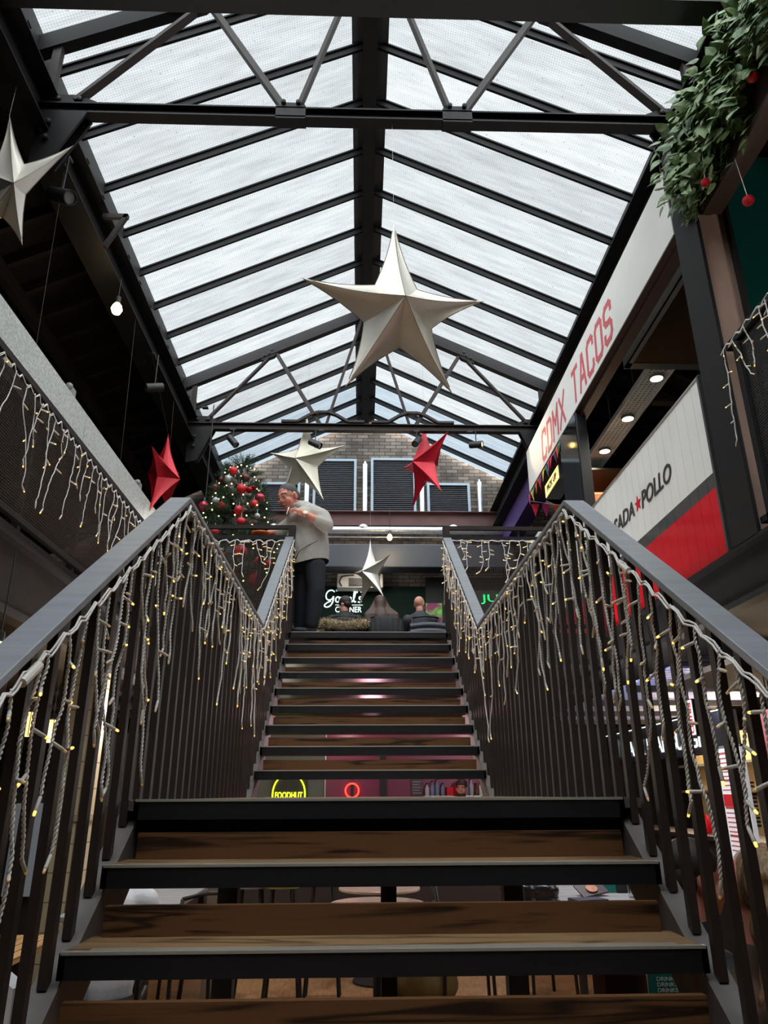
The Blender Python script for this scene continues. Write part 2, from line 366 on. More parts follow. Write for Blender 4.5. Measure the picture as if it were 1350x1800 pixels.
# trusses
def truss(Y, label):
    t = thing('roof_truss', (XC, Y, 6.7), label, 'truss', 'steel roof trusses')
    zt = 6.69
    b = MB(); b.bb(-4.4, 2.66, Y - .05, Y + .05, zt + .035, zt + .05); b.bb(-4.4, 2.66, Y - .05, Y + .05, zt - .06, zt - .045); b.bb(-4.4, 2.66, Y - .008, Y + .008, zt - .05, zt + .05); b.build('tie_beam', IRON2 if Y > 6 else IRON, t)
    for s, xe in ((-1, EL), (1, ER)):
        z0, z1 = glz(xe) - .16, ZR - .16
        MB().beam((xe + s * .05, Y, z0 - .02), (XC, Y, z1), .10, .17).build('top_chord', GBAR if Y < 6 else IRON, t)
        nodes = []
        xn = XC + s * 1.48; zn = glz(xn) - .25
        xb = XC + s * .675
        MB().beam((XC + s * 2.42, Y, zt + .1), (xn, Y, zn + .02), .03, .075, (0, 1, 0)).build('web_bar', IRON2, t)
        MB().beam((xb + s * .05, Y, zt + .06), (xn - s * .03, Y, zn + .06), .05, .06, (0, 1, 0)).build('web_bar', IRON2, t)
        MB().beam((xb - s * .05, Y, zt + .06), (XC + s * .08, Y, z1 - .03), .03, .075, (0, 1, 0)).build('web_bar', IRON2, t)
        # end post under the chord
        MB().bb(xe - s * .17 - .02, xe - s * .17 + .05, Y - .03, Y + .03, 6.8, z0 + .05).build('end_post', IRON2, t)
        # gussets with bolts
        g = MB().prism([(XC + s * 2.30, Y - .012, zt + .05), (XC + s * 2.25, Y - .012, zt + .10), (XC + s * 2.4, Y - .012, zt + .17), (XC + s * 2.72, Y - .012, zt + .17), (XC + s * 2.72, Y - .012, zt - .05)], (0, .024, 0)).build('gusset_plate', IRON, t)
        k = MB()
        k.prism([(XC + s * 2.28, Y - .06, zt - .06), (XC + s * 2.66, Y - .06, zt - .06), (XC + s * 2.66, Y - .06, zt - .62), (XC + s * 2.50, Y - .06, zt - .58)], (0, .02, 0))
        k.prism([(XC + s * 2.28, Y + .04, zt - .06), (XC + s * 2.66, Y + .04, zt - .06), (XC + s * 2.66, Y + .04, zt - .62), (XC + s * 2.50, Y + .04, zt - .58)], (0, .02, 0))
        k.build('knee_bracket', IRON, t)
        gp = MB().prism([(xn - s * .14, Y - .04, zn + .12), (xn + s * .2, Y - .04, zn - .04), (xn + s * .17, Y - .04, zn - .13), (xn - s * .02, Y - .04, zn - .04)], (0, .08, 0)).build('gusset_plate', IRON, t)
        bg = MB()
        for dx, dz in ((.06, .0), (.13, -.04), (.02, .06)): bg.lathe([(.018, 0), (.018, .02), (.0001, .026)], (xn + s * dx, Y - .04, zn + dz), 8, Matrix(((1, 0, 0), (0, 0, -1), (0, 1, 0))))
        for dx in (2.38, 2.55): bg.lathe([(.02, 0), (.02, .025), (.0001, .03)], (XC + s * dx, Y - .012, zt + .11), 8, Matrix(((1, 0, 0), (0, 0, -1), (0, 1, 0))))
        for dx, dz in ((2.56, -.2), (2.56, -.36), (2.62, -.28)): bg.lathe([(.022, 0), (.022, .03), (.0001, .036)], (XC + s * dx, Y - .06, zt + dz), 8, Matrix(((1, 0, 0), (0, 0, -1), (0, 1, 0))))
        if Y < 6:
            fp = MB().bb(xb - .12, xb + .12, Y - .05, Y + .05, zt - .075, zt + .065)
            for dx in (-.06, .06): fp.lathe([(.02, 0), (.02, .03), (.0001, .036)], (xb + dx, Y - .04, zt + .09), 8, Matrix(((1, 0, 0), (0, 0, -1), (0, 1, 0))))
            fp.prism([(xb - .13, Y - .012, zt + .05), (xb + .13, Y - .012, zt + .05), (xb + .1, Y - .012, zt + .14), (xb - .1, Y - .012, zt + .14)], (0, .024, 0))
            fp.build('gusset_plate', IRON, t)
        else:
            ap = MB(); pts = [(xb - .62, zt + .075), (xb - .38, zt + .075), (xb - .2, zt + .19), (xb - .08, zt + .235), (xb + .08, zt + .235), (xb + .2, zt + .19), (xb + .38, zt + .075), (xb + .62, zt + .075)]
            for a, c in zip(pts, pts[1:]): ap.beam((a[0], Y - .04, a[1]), (c[0], Y - .04, c[1]), .07, .035, (0, 0, 1))
            ap.build('arched_strap', IRON2, t)
        bg.build('bolt', IRON2, t)
    return t
truss(4.43, 'black steel roof truss nearer the stairs foot, big silver star hung below')
truss(9.85, 'brown black steel roof truss with spotlights and arched straps, before the brick gable')
tag(MB().bb(-5.0, 5.0, 3.44, 3.62, 6.72, 6.98).build('cross_beam', BLACKM), 'heavy black cross beam above the ivy planter, cutting the picture top', 'beam')
for nm, y in (('eaves_bracket', 5.62),):
    b = MB(); b.bb(-2.5, -2.26, y - .02, y + .02, 6.70, 6.745); b.beam((-2.275, y, 6.74), (-2.44, y, 6.36), .04, .04); tag(b.build(nm, IRON2), 'small triangular steel bracket sticking out of the eaves beam', 'bracket')
# column on the taco stall side
c = thing('steel_column', (2.57, 4.37, 3.06), 'tall brown and black steel column between the CDMX TACOS board and ivy', 'column')
MB().bb(2.44, 2.465, 4.20, 4.53, 3.04, 6.42).build('flange', IRON, c); MB().bb(2.68, 2.705, 4.20, 4.53, 3.04, 6.42).build('flange', IRON, c)
MB().bb(2.465, 2.68, 4.25, 4.27, 3.04, 6.42).build('web', M('brown web plate', (150, 124, 112), 0.55, 0.1, var=0.2, scale=5, stretch=(1, 1, .3)), c)
tag(MB().bb(-2.52, -2.32, 4.36, 4.5, 3.06, 3.2).build('steel_column', IRON), 'short black steel foot on the gallery edge', 'column') if False else None
# gallery edge beams
b = MB(); b.bb(2.44, 2.50, Y0, 15, 3.02, 3.045); b.bb(2.5, 2.56, Y0, 15, 2.70, 3.06); b.bb(2.40, 2.50, Y0, 15, 2.66, 2.70); tag(b.build('gallery_edge_beam', IRON), 'black channel edge beam below the red and white panel', 'beam')
b = MB(); b.bb(-2.10, -2.04, Y0, 7.27, 2.95, 2.975); b.bb(-2.16, -2.10, Y0, 7.27, 2.55, 3.06); b.bb(-2.10, -2.0, Y0, 7.27, 2.50, 2.55); tag(b.build('gallery_edge_beam', IRON2), 'brown black channel edge beam below the mesh gallery', 'beam')
tag(MB().bb(-2.1, 2.5, 7.30, 7.34, 2.74, 3.055).build('gallery_edge_beam', IRON), 'black landing edge beam at the stair head', 'beam')
# gallery soffit boards at the right
tag(MB().bb(2.5, 4.6, 2.5, 6.2, 2.36, 2.40).build('soffit', M('brown soffit', (52, 41, 37), .7)), 'brown soffit panel under the gallery edge by the burger stall', 'panel')
sp = thing('soffit_grid', (3.6, 9, 2.5), 'pale blue slatted ceiling panels behind the balusters above the lit sign', 'ceiling panel')
for k in range(4):
    b = MB()
    for j in range(8): b.bb(2.75, 4.6, 6.5 + k * 1.25 + j * .14, 6.5 + k * 1.25 + j * .14 + .12, 2.58, 2.60)
    b.build('panel', M('pale blue slats', (150, 156, 214), .5), sp)
    MB().bb(2.75, 4.6, 7.62 + k * 1.25, 7.70 + k * 1.25, 2.52, 2.6).build('joint_bar', BLACKM, sp)

# ------------------------------------------------------------------ staircase
G = .2456; RI = .17; SX0, SX1 = -.719, .855
def stepY(k): return 2.055 + G * (k - 7) if k <= 9 else 5.3008 + G * (k - 10)
st = thing('staircase', (.068, .58, 0), 'open riser oak staircase with black nosings in two flights', 'staircase')
def tread(k):
    y, z = stepY(k), RI * k
    d = .228 if k not in (9, 18) else (5.29 - y if k == 9 else .03)
    t = MB().bb(SX0, SX1, y + .012, y + d, z - .045, z).build('tread', TREAD, st)
    n = MB(); n.bb(SX0 - .004, SX1 + .004, y, y + .014, z - .058, z); n.bb(SX0 - .004, SX0 + .012, y, y + min(d, .2), z - .058, z - .002); n.bb(SX1 - .012, SX1 + .004, y, y + min(d, .2), z - .058, z - .002)
    n.bb(SX0, SX1, y + .01, y + d, z - .056, z - .044); n.build('nosing', NOSEM, t)
    s = MB()
    for j in range(3): s.bb(SX0 + .06 * (j > 0), SX1 - .06 * (j > 0), y + .001 + j * .017, y + .009 + j * .017, z, z + .003 - .0005 * j)
    s.bb(SX0, SX1, y - .003, y + .004, z - .005, z + .002)
    s.build('grip_strip', STRIP, t)
    if k not in (9, 18): MB().bb(SX0 + .03, SX1 - .03, y + .205, y + .23, z - .045, z + .075).build('upstand', UPST, t)
for k in range(2, 19): tread(k)
# stringers: flanged channels under the balusters
def nose(y): return RI * 7 + (RI / G) * (y - 2.055)
def nose2(y): return RI * 10 + (RI / G) * (y - 5.3008)
for s, x in ((-1, SX0), (1, SX1)):
    xo = x + s * .062
    for nm, ya, yb, fn in (('stringer', .45, 2.62, nose), ('stringer', 5.14, 7.27, nose2)):
        b = MB(); za, zb = fn(ya) - .09, fn(yb) - .09
        b.beam(((x + xo) / 2, ya, za), ((x + xo) / 2, yb, zb), .066, .014, (0, 0, 1))
        b.beam((x + s * .006, ya, za - .10), (x + s * .006, yb, zb - .10), .012, .16, (0, 0, 1))
        b.build(nm, STRING, st)
    MB().bb(min(x, xo), max(x, xo), 2.55, 5.29, 1.50, 1.53).build('landing_edge', STRING, st)
    MB().bb(x + s * .006, x + s * .02, 2.6, 5.29, 1.30, 1.50).build('landing_beam', IRON, st)
MB().bb(SX0, SX1, 2.60, 2.66, 1.36, 1.475).build('landing_beam', BLACKM, st)
MB().bb(SX0, SX1, 5.22, 5.28, 1.28, 1.475).build('landing_beam', BLACKM, st)
for x in (-.68, .8): MB().bb(x - .05, x + .05, 4.25, 4.35, 0, 1.475).build('post', BLACKM, st)
MB().bb(.11, .19, 4.25, 4.33, 0, 1.475).build('post', BLACKM, st)

# balustrades
BAL = M('brown black balusters', (58, 47, 42), 0.5, 0.25, var=0.15, scale=6)
RH = lambda y: nose(y) + .945 if y < 2.85 else (2.69 if y < 5.30 else 2.70 + (RI / G) * (y - 5.30))
def balustrade(s, label):
    x = (SX0 - .034) if s < 0 else (SX1 + .034)
    t = thing('stair_balustrade', (x, .5, .9), label, 'balustrade', 'stair balustrades')
    b = MB(); P = [(x, .35, nose(.35) + .945), (x, 2.85, 2.69), (x, 5.30, 2.695), (x, 7.25, 2.695 + (RI / G) * 1.95)]
    for i in range(3):
        b.beam(P[i], P[i + 1], .085, .02, (0, 0, 1))
        b.beam(V(P[i]) - V((0, 0, .018)), V(P[i + 1]) - V((0, 0, .018)), .05, .022, (0, 0, 1))
    b.build('handrail', RAIL, t, bevel=.003)
    y = .47
    while y < 7.2:
        if y < 2.60: zf = nose(y) - .085
        elif y < 5.28: zf = 1.525
        else: zf = nose2(y) - .085
        zt = RH(y) - .02
        MB().bb(x - .0115, x + .0115, y - .014, y + .014, zf, zt).build('baluster', BAL, t)
        y += .1228
    return t
balustrade(-1, 'dark steel stair balustrade hung with lights, on the Christmas tree side')
balustrade(1, 'dark steel stair balustrade hung with lights, on the taco stall side')

# mesh panels
MESHW = M('dark wire mesh', (74, 60, 52), 0.6, 0.3)
def mesh_panel(mb, a, u, L, H, p, r):
    """grid of wires in the plane a + u*s + z*t"""
    a, u = V(a), V(u); n = int(L / p); m = int(H / p)
    for i in range(n + 1):
        q = a + u * (i * p); mb.beam(q, q + V((0, 0, H)), r, r, u)
    for j in range(m + 1):
        q = a + V((0, 0, j * p)); mb.beam(q, q + u * L, r, r)
    return mb
# head of the stairs: guard rails with mesh, either side
def guard(x0, x1, label):
    t = thing('guard_rail', ((x0 + x1) / 2, 7.29, 3.06), label, 'railing', 'mesh guard rails at the stair head')
    MB().bb(x0, x1, 7.27, 7.31, 4.15, 4.19).build('top_rail', IRON2, t)
    MB().bb(x0, x1, 7.27, 7.31, 4.03, 4.075).build('middle_rail', IRON, t)
    MB().bb(x0, x1, 7.27, 7.31, 3.10, 3.14).build('bottom_rail', IRON, t)
    for x in ((x0, x1)): MB().bb(x - .035, x + .035, 7.255, 7.325, 3.05, 4.185).build('post', IRON2, t)
    MB().bb((x0 + x1) / 2 - .01, (x0 + x1) / 2 + .01, 7.28, 7.30, 4.06, 4.16).build('spacer', IRON, t)
    mesh_panel(MB(), (x0 + .03, 7.29, 3.13), (1, 0, 0), x1 - x0 - .06, .9, .02, .0035).build('mesh_panel', MESHW, t)
guard(-2.06, -.735, 'dark mesh guard rail before the Christmas tree, lights hung on it')
guard(.885, 2.42, 'dark mesh guard rail at the stair head with a green sign glowing through')
# side gallery railing (mesh) below the trunking
t = thing('gallery_railing', (-2.1, 3.5, 3.06), 'long brown mesh railing of the gallery below the galvanised trunking', 'railing')
MB().bb(-2.12, -2.08, Y0, 7.25, 3.955, 4.0).build('top_rail', IRON2, t); MB().bb(-2.12, -2.08, Y0, 7.25, 3.10, 3.14).build('bottom_rail', IRON2, t)
for k in range(-3, 5):
    y = 3.86 + k * 1.02
    if y < 7.1: MB().bb(-2.44, -2.39, y - .025, y + .025, 3.0, 4.3).build('post', IRON2, t)
mesh_panel(MB(), (-2.1, 2.2, 3.13), (0, 1, 0), 5.0, .84, .018, .0035).build('mesh_panel', MESHW, t)
# side railing on the ivy side
t = thing('gallery_railing', (2.5, 3, 3.06), 'black mesh railing below the ivy planter with a short row of lights', 'railing')
MB().bb(2.47, 2.53, Y0, 4.2, 4.35, 4.40).build('top_rail', IRON, t); MB().bb(2.47, 2.53, Y0, 4.2, 3.10, 3.14).build('bottom_rail', IRON, t)
MB().bb(2.47, 2.53, 4.06, 4.12, 2.9, 4.36).build('post', IRON, t); MB().bb(2.47, 2.53, 2.6, 2.66, 3.1, 4.36).build('post', IRON, t)
mesh_panel(MB(), (2.5, 2.2, 3.13), (0, 1, 0), 1.9, 1.2, .018, .005).build('mesh_panel', BLACKM, t)
# galvanised trunking with hanger rods
t = thing('cable_trunking', (-2.3, 5, 4.4), 'long galvanised steel trunking hung over the mesh gallery', 'trunking')
b = MB(); b.bb(-2.34, -2.29, 1.5, 5.46, 4.235, 4.50); b.bb(-2.34, -2.29, 5.47, 9.6, 4.235, 4.50); b.bb(-2.46, -2.29, 1.5, 9.6, 4.22, 4.235); b.build('channel', GALV, t)
for y in (4.76, 6.83, 8.6): MB().tube([(-2.44, y, 4.235), (-2.5, y, 6.43)],   .0028, 6).build('hanger_rod', IRON2, t)
for y, r in ((5.15, 0), (7.05, 1)):
    b = MB(); b.rbox(-2.40, -2.30, y - .05, y + .08, 4.505, 4.58, .012); b.ball((-2.31, y - .05, 4.55), .03, 10, 6)
    tag(b.build('emergency_light', M('grey lamp housing', (150, 150, 150), .5)), ('grey lamp box on top of the trunking, first after the foot of the rod', 'grey lamp box on top of the trunking beside the red star')[r], 'lamp')
# ------------------------------------------------------------------ hanging stars
def star(tips, front, back, mat, label, hang=None, group='hanging fabric stars', inner=.46, hook=None):
    tips = [V(p) for p in tips]; front, back = V(front), V(back); c = (front + back) / 2
    t = thing('hanging_star', c, label, 'star decoration', group)
    cy = [0, 1, 3, 4, 2]           # order round the star: top, left, low left, low right, right
    T = [tips[i] for i in cy]; n = (front - back).normalized()
    val = []
    for i in range(5):
        m = (T[i] + T[(i + 1) % 5]) / 2; v = c + (m - c) * inner; v -= n * (v - c).dot(n) * .6; val.append(v)
    b = MB(); sm = MB(); K, S = 14, 6
    for hub in (front, back):
        for i in range(5):
            tip = T[i]
            hn = (hub - c)
            def ridge(a):
                p = hub.lerp(tip, a); return p - hn * (0.35 * math.sin(PI * a) * .5)
            for v in (val[i], val[i - 1]):
                mid = (v + tip) / 2; ctrl = mid + (c.lerp(tip, .58) - mid) * .45
                def edge(a): return v * (1 - a) ** 2 + ctrl * 2 * a * (1 - a) + tip * a * a
                vs = []; fs = []
                for k in range(K + 1):
                    a = k / K; r_, e_ = ridge(a), edge(a)
                    for j in range(S + 1):
                        q = r_.lerp(e_, j / S); q = q - hn * (.10 * math.sin(PI * j / S) * (1 - a)); vs.append(q)
                for k in range(K):
                    for j in range(S): fs.append((k * (S + 1) + j, k * (S + 1) + j + 1, (k + 1) * (S + 1) + j + 1, (k + 1) * (S + 1) + j))
                b.add(vs, fs)
                if hub is front: sm.tube([edge(k / 8) for k in range(8)], .003, 5)
            if hub is front: sm.tube([ridge(k / 8) + n * .001 for k in range(8)], .0022, 5)
    o = b.build('fabric', mat, t); 
    for p in o.data.polygons: p.use_smooth = True
    try: o.data.set_sharp_from_angle(angle=math.radians(28))
    except Exception: pass
    sm.build('seam', SEAM if mat is not REDST else REDST, t, smooth=True)
    if hang: MB().tube([tips[0] - V((0, 0, .01)), V(hang)], .0012, 4).build('hanging_wire', WIRE if mat is SILVER else IRON2, t)
    return t
star([[.221, 4.35, 5.549], [-.444, 4.212, 4.917], [.907, 4.544, 4.996], [-.124, 4.464, 4.196], [.658, 4.669, 4.257]], [.289, 4.191, 4.761], [.198, 4.669, 4.805], SILVER,
     'big silver star hanging below the roof truss over the stairs, largest of all', (.221, 4.43, 6.63))
star([[-.853, 9.97, 6.981], [-1.448, 10.436, 6.544], [-.251, 9.684, 6.324], [-1.293, 10.437, 5.696], [-.566, 9.972, 5.567]], [-1.005, 9.913, 6.213], [-.759, 10.287, 6.232], SILVERW,
     'cream white star before the louvres, above the head of the standing man', (-.853, 10.056, 8.38))
star([[.945, 10.111, 6.94], [.635, 10.735, 6.436], [1.255, 9.472, 6.482], [.769, 10.481, 5.632], [1.134, 9.701, 5.611]], [.748, 10.004, 6.217], [1.147, 10.196, 6.223], REDST,
     'red star hanging before the grey louvres of the brick gable', (.945, 10.056, 8.41))
star([[.132, 11.215, 5.391], [-.133, 11.654, 4.956], [.439, 10.755, 4.995], [-.039, 11.465, 4.364], [.334, 10.91, 4.364]], [-.002, 11.108, 4.824], [.295, 11.292, 4.804], SILVER,
     'small silver star hanging over the heads of the three seated people', (.132, 11.215, 6.2))
star([[-2.202, 7.507, 5.371], [-2.238, 7.078, 5.012], [-2.19, 8.064, 5.131], [-2.272, 7.371, 4.365], [-2.229, 7.98, 4.565]], [-2.04, 7.593, 4.848], [-2.412, 7.607, 4.93], REDST,
     'red star hanging under the dark lean-to roof near the trunking', (-2.5, 7.507, 6.43))
star([[-2.569, 4.0, 6.143], [-3.013, 4.0, 5.814], [-1.992, 3.85, 5.705], [-2.476, 3.7, 4.67], [-2.05, 3.6, 4.629]], [-2.078, 3.42, 4.933], [-2.50, 4.1, 5.4], SILVER,
     'white silver star half out of the picture under the near truss bracket', (-2.569, 4.0, 6.43), inner=.40)

# ------------------------------------------------------------------ icicle lights
_bm = MB()
Rx90 = Matrix(((0, 0, 1), (0, 1, 0), (-1, 0, 0)))     # local z -> x
_bm.mi = 0; _bm.lathe([(.0022, 0), (.0042, .004), (.0045, .034), (.0038, .036)], (0, 0, 0), 8, Rx90)
_bm.mi = 1; _bm.lathe([(.0034, .036), (.0036, .041), (.003, .046), (.0001, .048)], (0, 0, 0), 8, Rx90)
BULB0 = _bm.build('bulb', [BULBW, BULBG], None, smooth=True, local=True); BULBME = BULB0.data; BULBMU = BULBME.copy(); BULBMU.materials[1] = BULBU
COL.objects.unlink(BULB0); bpy.data.objects.remove(BULB0)
def strand_mesh(pts, near):
    b = MB()
    if near:
        # twisted pair
        L = 0; out = [[], []]; P = [pts[0]]
        dense = []
        for a, c in zip(pts, pts[1:]):
            n = max(2, int((c - a).length / .0032))
            dense += [a.lerp(c, i / n) for i in range(n)]
        dense.append(pts[-1])
        for i, p in enumerate(dense):
            d = (dense[min(i + 1, len(dense) - 1)] - dense[max(i - 1, 0)]).normalized(); u = d.orthogonal().normalized(); u = V((1, 0, 0)) - d * d.x; u.normalize(); w = d.cross(u)
            a = i * .0032 / .024 * 2 * PI
            o = (u * math.cos(a) + w * math.sin(a)) * .0025
            out[0].append(p + o); out[1].append(p - o)
        b.tube(out[0], .0023, 5); b.tube(out[1], .0023, 5)
    else:
        b.tube(pts, .0034, 5)
    return b
def icicles(label, P, length, n, lens, outw, nb, near, seed, droop=.012, group='icicle lights', name='icicle_lights', j0=.0, z_up=0, cluster=None, joint=None):
    """P(s) gives the point under the rail; outw pushes strands off the rail"""
    R = random.Random(seed); outw = V(outw)
    base = P(0)
    t = thing(name, base, label, 'string lights', group)
    pts = []
    for i in range(n * 3 + 1):
        s = length * i / (n * 3); pts.append(P(s) + outw - V((0, 0, droop * (1 + .8 * math.sin(i * 2.1 + seed)))) + V((R.uniform(-.003, .003),) * 3))
    b = MB(); b.tube(pts, .003, 6)
    b.tube([p + V((0, .002, -.006 - .004 * math.sin(i * 1.3))) + outw.normalized() * .003 for i, p in enumerate(pts)], .003, 6)
    b.build('main_cable', WIRE, t, smooth=True)
    if joint is not None:
        q = P(joint) + outw - V((0, 0, droop + .01)); d = (P(joint + .05) - P(joint)).normalized()
        MB().tube([q - d * .05, q - d * .045, q - d * .01, q - d * .005, q + d * .03, q + d * .034], .011, 10).build('cable_joint', BULBW, t, smooth='auto')
    tot = 0
    for i in range(n):
        s = length * (i + .5 + R.uniform(-.32, .32)) / n
        a = P(s) + outw - V((0, 0, droop)); L = R.choice(lens) * R.uniform(.82, 1.18)
        d = (P(min(s + .05, length)) - P(max(0, s - .05))); d.z = 0; d.normalize()
        m = max(4, int(L / .035)); q = [a]; sw = 0; sv = R.uniform(-.004, .004); ow = 0
        for k in range(m):
            sv += R.uniform(-.014, .014); sv *= .8; sw += sv; ow += R.uniform(-.0035, .0045); ow = max(-.012, min(.03, ow))
            q.append(a + d * sw + outw.normalized() * ow - V((0, 0, L * (k + 1) / m)))
        so = strand_mesh(q, near).build('strand', WIRE, t, smooth=True)
        for k in range(nb):
            if tot >= 100: break
            tot += 1
            f = (k + .6 + R.uniform(-.25, .25)) / nb
            if k == nb - 1: f = 1.0
            x = f * (len(q) - 1); i0 = min(int(x), len(q) - 2); p = q[i0].lerp(q[i0 + 1], x - i0)
            o = bpy.data.objects.new('bulb', BULBME if R.random() < .5 else BULBMU); COL.objects.link(o); o.parent = so
            sd = R.choice((-1, 1)); dirv = (d * sd * R.uniform(.6, 1) + outw.normalized() * R.uniform(-.1, .8) - V((0, 0, R.uniform(-.1, .55))) )
            if f == 1.0: dirv = d * sd * R.uniform(.1, .8) - V((0, 0, 1)) * R.uniform(.4, 1)
            o.rotation_mode = 'QUATERNION'; o.rotation_quaternion = V((1, 0, 0)).rotation_difference(dirv.normalized()); o.location = p
            if not near: o.scale = (1.12, 1.25, 1.25)
    return t
xl, xr = SX0 - .034, SX1 + .034
def on_rail(x, ya, yb):
    return lambda s: V((x, ya + s, RH(ya + s) - .02))
icicles('white icicle lights on the lower sloping handrail, tree side, with twisted cables', on_rail(xl, 1.0, 2.85), 1.85, 22, (.30, .42, .55, .62), (.045, 0, 0), 4, True, 11, joint=.62)
icicles('white icicle lights on the lower sloping handrail, taco stall side, with twisted cables', on_rail(xr, 1.0, 2.85), 1.85, 22, (.30, .42, .55, .62), (-.045, 0, 0), 4, True, 12, joint=1.25)
icicles('white icicle lights along the level landing handrail, tree side', on_rail(xl, 2.87, 5.30), 2.43, 24, (.28, .4, .55, .7), (.04, 0, 0), 4, True, 13, joint=.9)
icicles('white icicle lights along the level landing handrail, taco stall side', on_rail(xr, 2.87, 5.30), 2.43, 24, (.28, .4, .55, .7), (-.04, 0, 0), 4, True, 14, joint=1.4)
icicles('white icicle lights thick on the upper sloping handrail, tree side', on_rail(xl, 5.3, 7.24), 1.94, 25, (.3, .42, .55), (.045, 0, 0), 4, False, 15)
icicles('white icicle lights thick on the upper sloping handrail, taco stall side', on_rail(xr, 5.3, 7.24), 1.94, 25, (.3, .42, .55), (-.045, 0, 0), 4, False, 16)
icicles('long row of icicle lights on the mesh gallery railing under the trunking', lambda s: V((-2.09, 3.2 + s, 3.945)), 4.0, 33, (.22, .3, .42, .55), (.02, 0, 0), 3, False, 17, droop=.03, joint=.55)
icicles('icicle lights on the guard rail before the Christmas tree', lambda s: V((-2.0 + s, 7.27, 4.03)), 1.3, 11, (.2, .35, .5), (0, -.02, 0), 4, False, 18, droop=.022, joint=.8)
icicles('icicle lights on the guard rail before the green glowing sign', lambda s: V((.86 + s, 7.27, 4.03)), 1.5, 14, (.2, .32, .45), (0, -.02, 0), 5, False, 19, droop=.006, joint=.9)
icicles('short row of icicle lights on the black mesh railing below the ivy', lambda s: V((2.46, 4.2 - s, 4.36)), 1.2, 9, (.3, .45, .6), (-.03, 0, 0), 6, True, 20, droop=.02)

# ------------------------------------------------------------------ spotlights and lamps
LAMPON = M('lit warm lamp', (255, 240, 200), .4, emit=(255, 214, 130), es=14)
LAMPON2 = M('lit white downlight', (255, 250, 240), .4, emit=(255, 244, 222), es=9)
def spot(c, d, label, lit=False, L=.2, r=.052, top=None):
    c, d = V(c), V(d).normalized(); t = thing('spotlight', c, label, 'spotlight', 'black cylinder spotlights')
    R = V((0, 0, 1)).rotation_difference(d).to_matrix()
    MB().lathe([(r * .96, -L / 2), (r, -L / 2 + .01), (r, L / 2), (r * .86, L / 2), (r * .82, L / 2 - .02), (.0001, L / 2 - .022)], c, 18, R).build('housing', BLACKM, t, smooth='auto')
    if lit: MB().lathe([(r * .8, 0), (.0001, .004)], c + d * (L / 2 - .018), 16, R).build('lens', LAMPON, t)
    else: MB().lathe([(r * .8, 0), (.0001, .004)], c + d * (L / 2 - .018), 16, R).build('lens', M('dark lens', (120, 120, 120), .15, .3), t)
    tp = V(top) if top else c + V((0, 0, .19))
    b = MB(); b.tube([c, V((c.x, c.y, tp.z - .02))], .008, 6); b.bb(tp.x - .04, tp.x + .04, tp.y - .03, tp.y + .03, tp.z - .02, tp.z); b.build('bracket', BLACKM, t)
    return t
spot((-1.91, 9.75, 6.40), (.6, -.25, -.8), 'unlit black spotlight under the far truss beside the tree top', top=(-1.93, 9.8, 6.62))
spot((-.70, 9.75, 6.37), (.85, -.3, -.55), 'unlit black spotlight under the far truss by the cream star', top=(-.62, 9.8, 6.62))
spot((.80, 9.75, 6.42), (-.3, -.5, -.6), 'black spotlight hidden behind the top of the hanging red star', top=(.8, 9.8, 6.62))
spot((1.68, 9.75, 6.38), (.95, -.5, -.15), 'lit black spotlight under the far truss on the taco stall side', True, top=(1.6, 9.8, 6.62))
spot((-2.40, 4.6, 5.98), (.7, -.35, -.45), 'black spotlight below the eaves beam beside the half white star', top=(-2.44, 4.65, 6.42), L=.26, r=.06)
spot((-2.42, 7.5, 5.96), (-.8, -.5, -.35), 'black spotlight under the dark lean-to roof past the glowing bulb', top=(-2.5, 7.5, 6.42))
spot((-2.06, 9.0, 4.80), (-.35, -.85, -.35), 'lit spotlight with white face between red star and Christmas tree', True, top=(-2.2, 9.1, 6.6), r=.045)
def bulb_lamp(c, label, r=.035, top=None):
    t = thing('bulb_lamp', c, label, 'lamp'); c = V(c)
    MB().lathe([(.0001, -r * 1.2), (r * .7, -r * .8), (r, 0), (r * .8, r * .7), (r * .4, r * 1.3)], c, 14).build('bulb', LAMPON, t, smooth=True)
    MB().lathe([(r * .42, r * 1.25), (r * .5, r * 1.4), (r * .5, r * 2.6), (.004, r * 2.8)], c, 12).build('lamp_holder', BLACKM, t)
    MB().tube([c + V((0, 0, r * 2.7)), V(top)], .004, 6).build('flex', BLACKM, t)
bulb_lamp((-2.45, 6.15, 6.05), 'glowing warm bulb under the dark lean-to roof', .055, (-2.45, 6.15, 6.42))
bulb_lamp((.50, 12.6, 5.90), 'glowing bulb hanging below the silver duct at the back', .05, (.50, 12.6, 6.5))
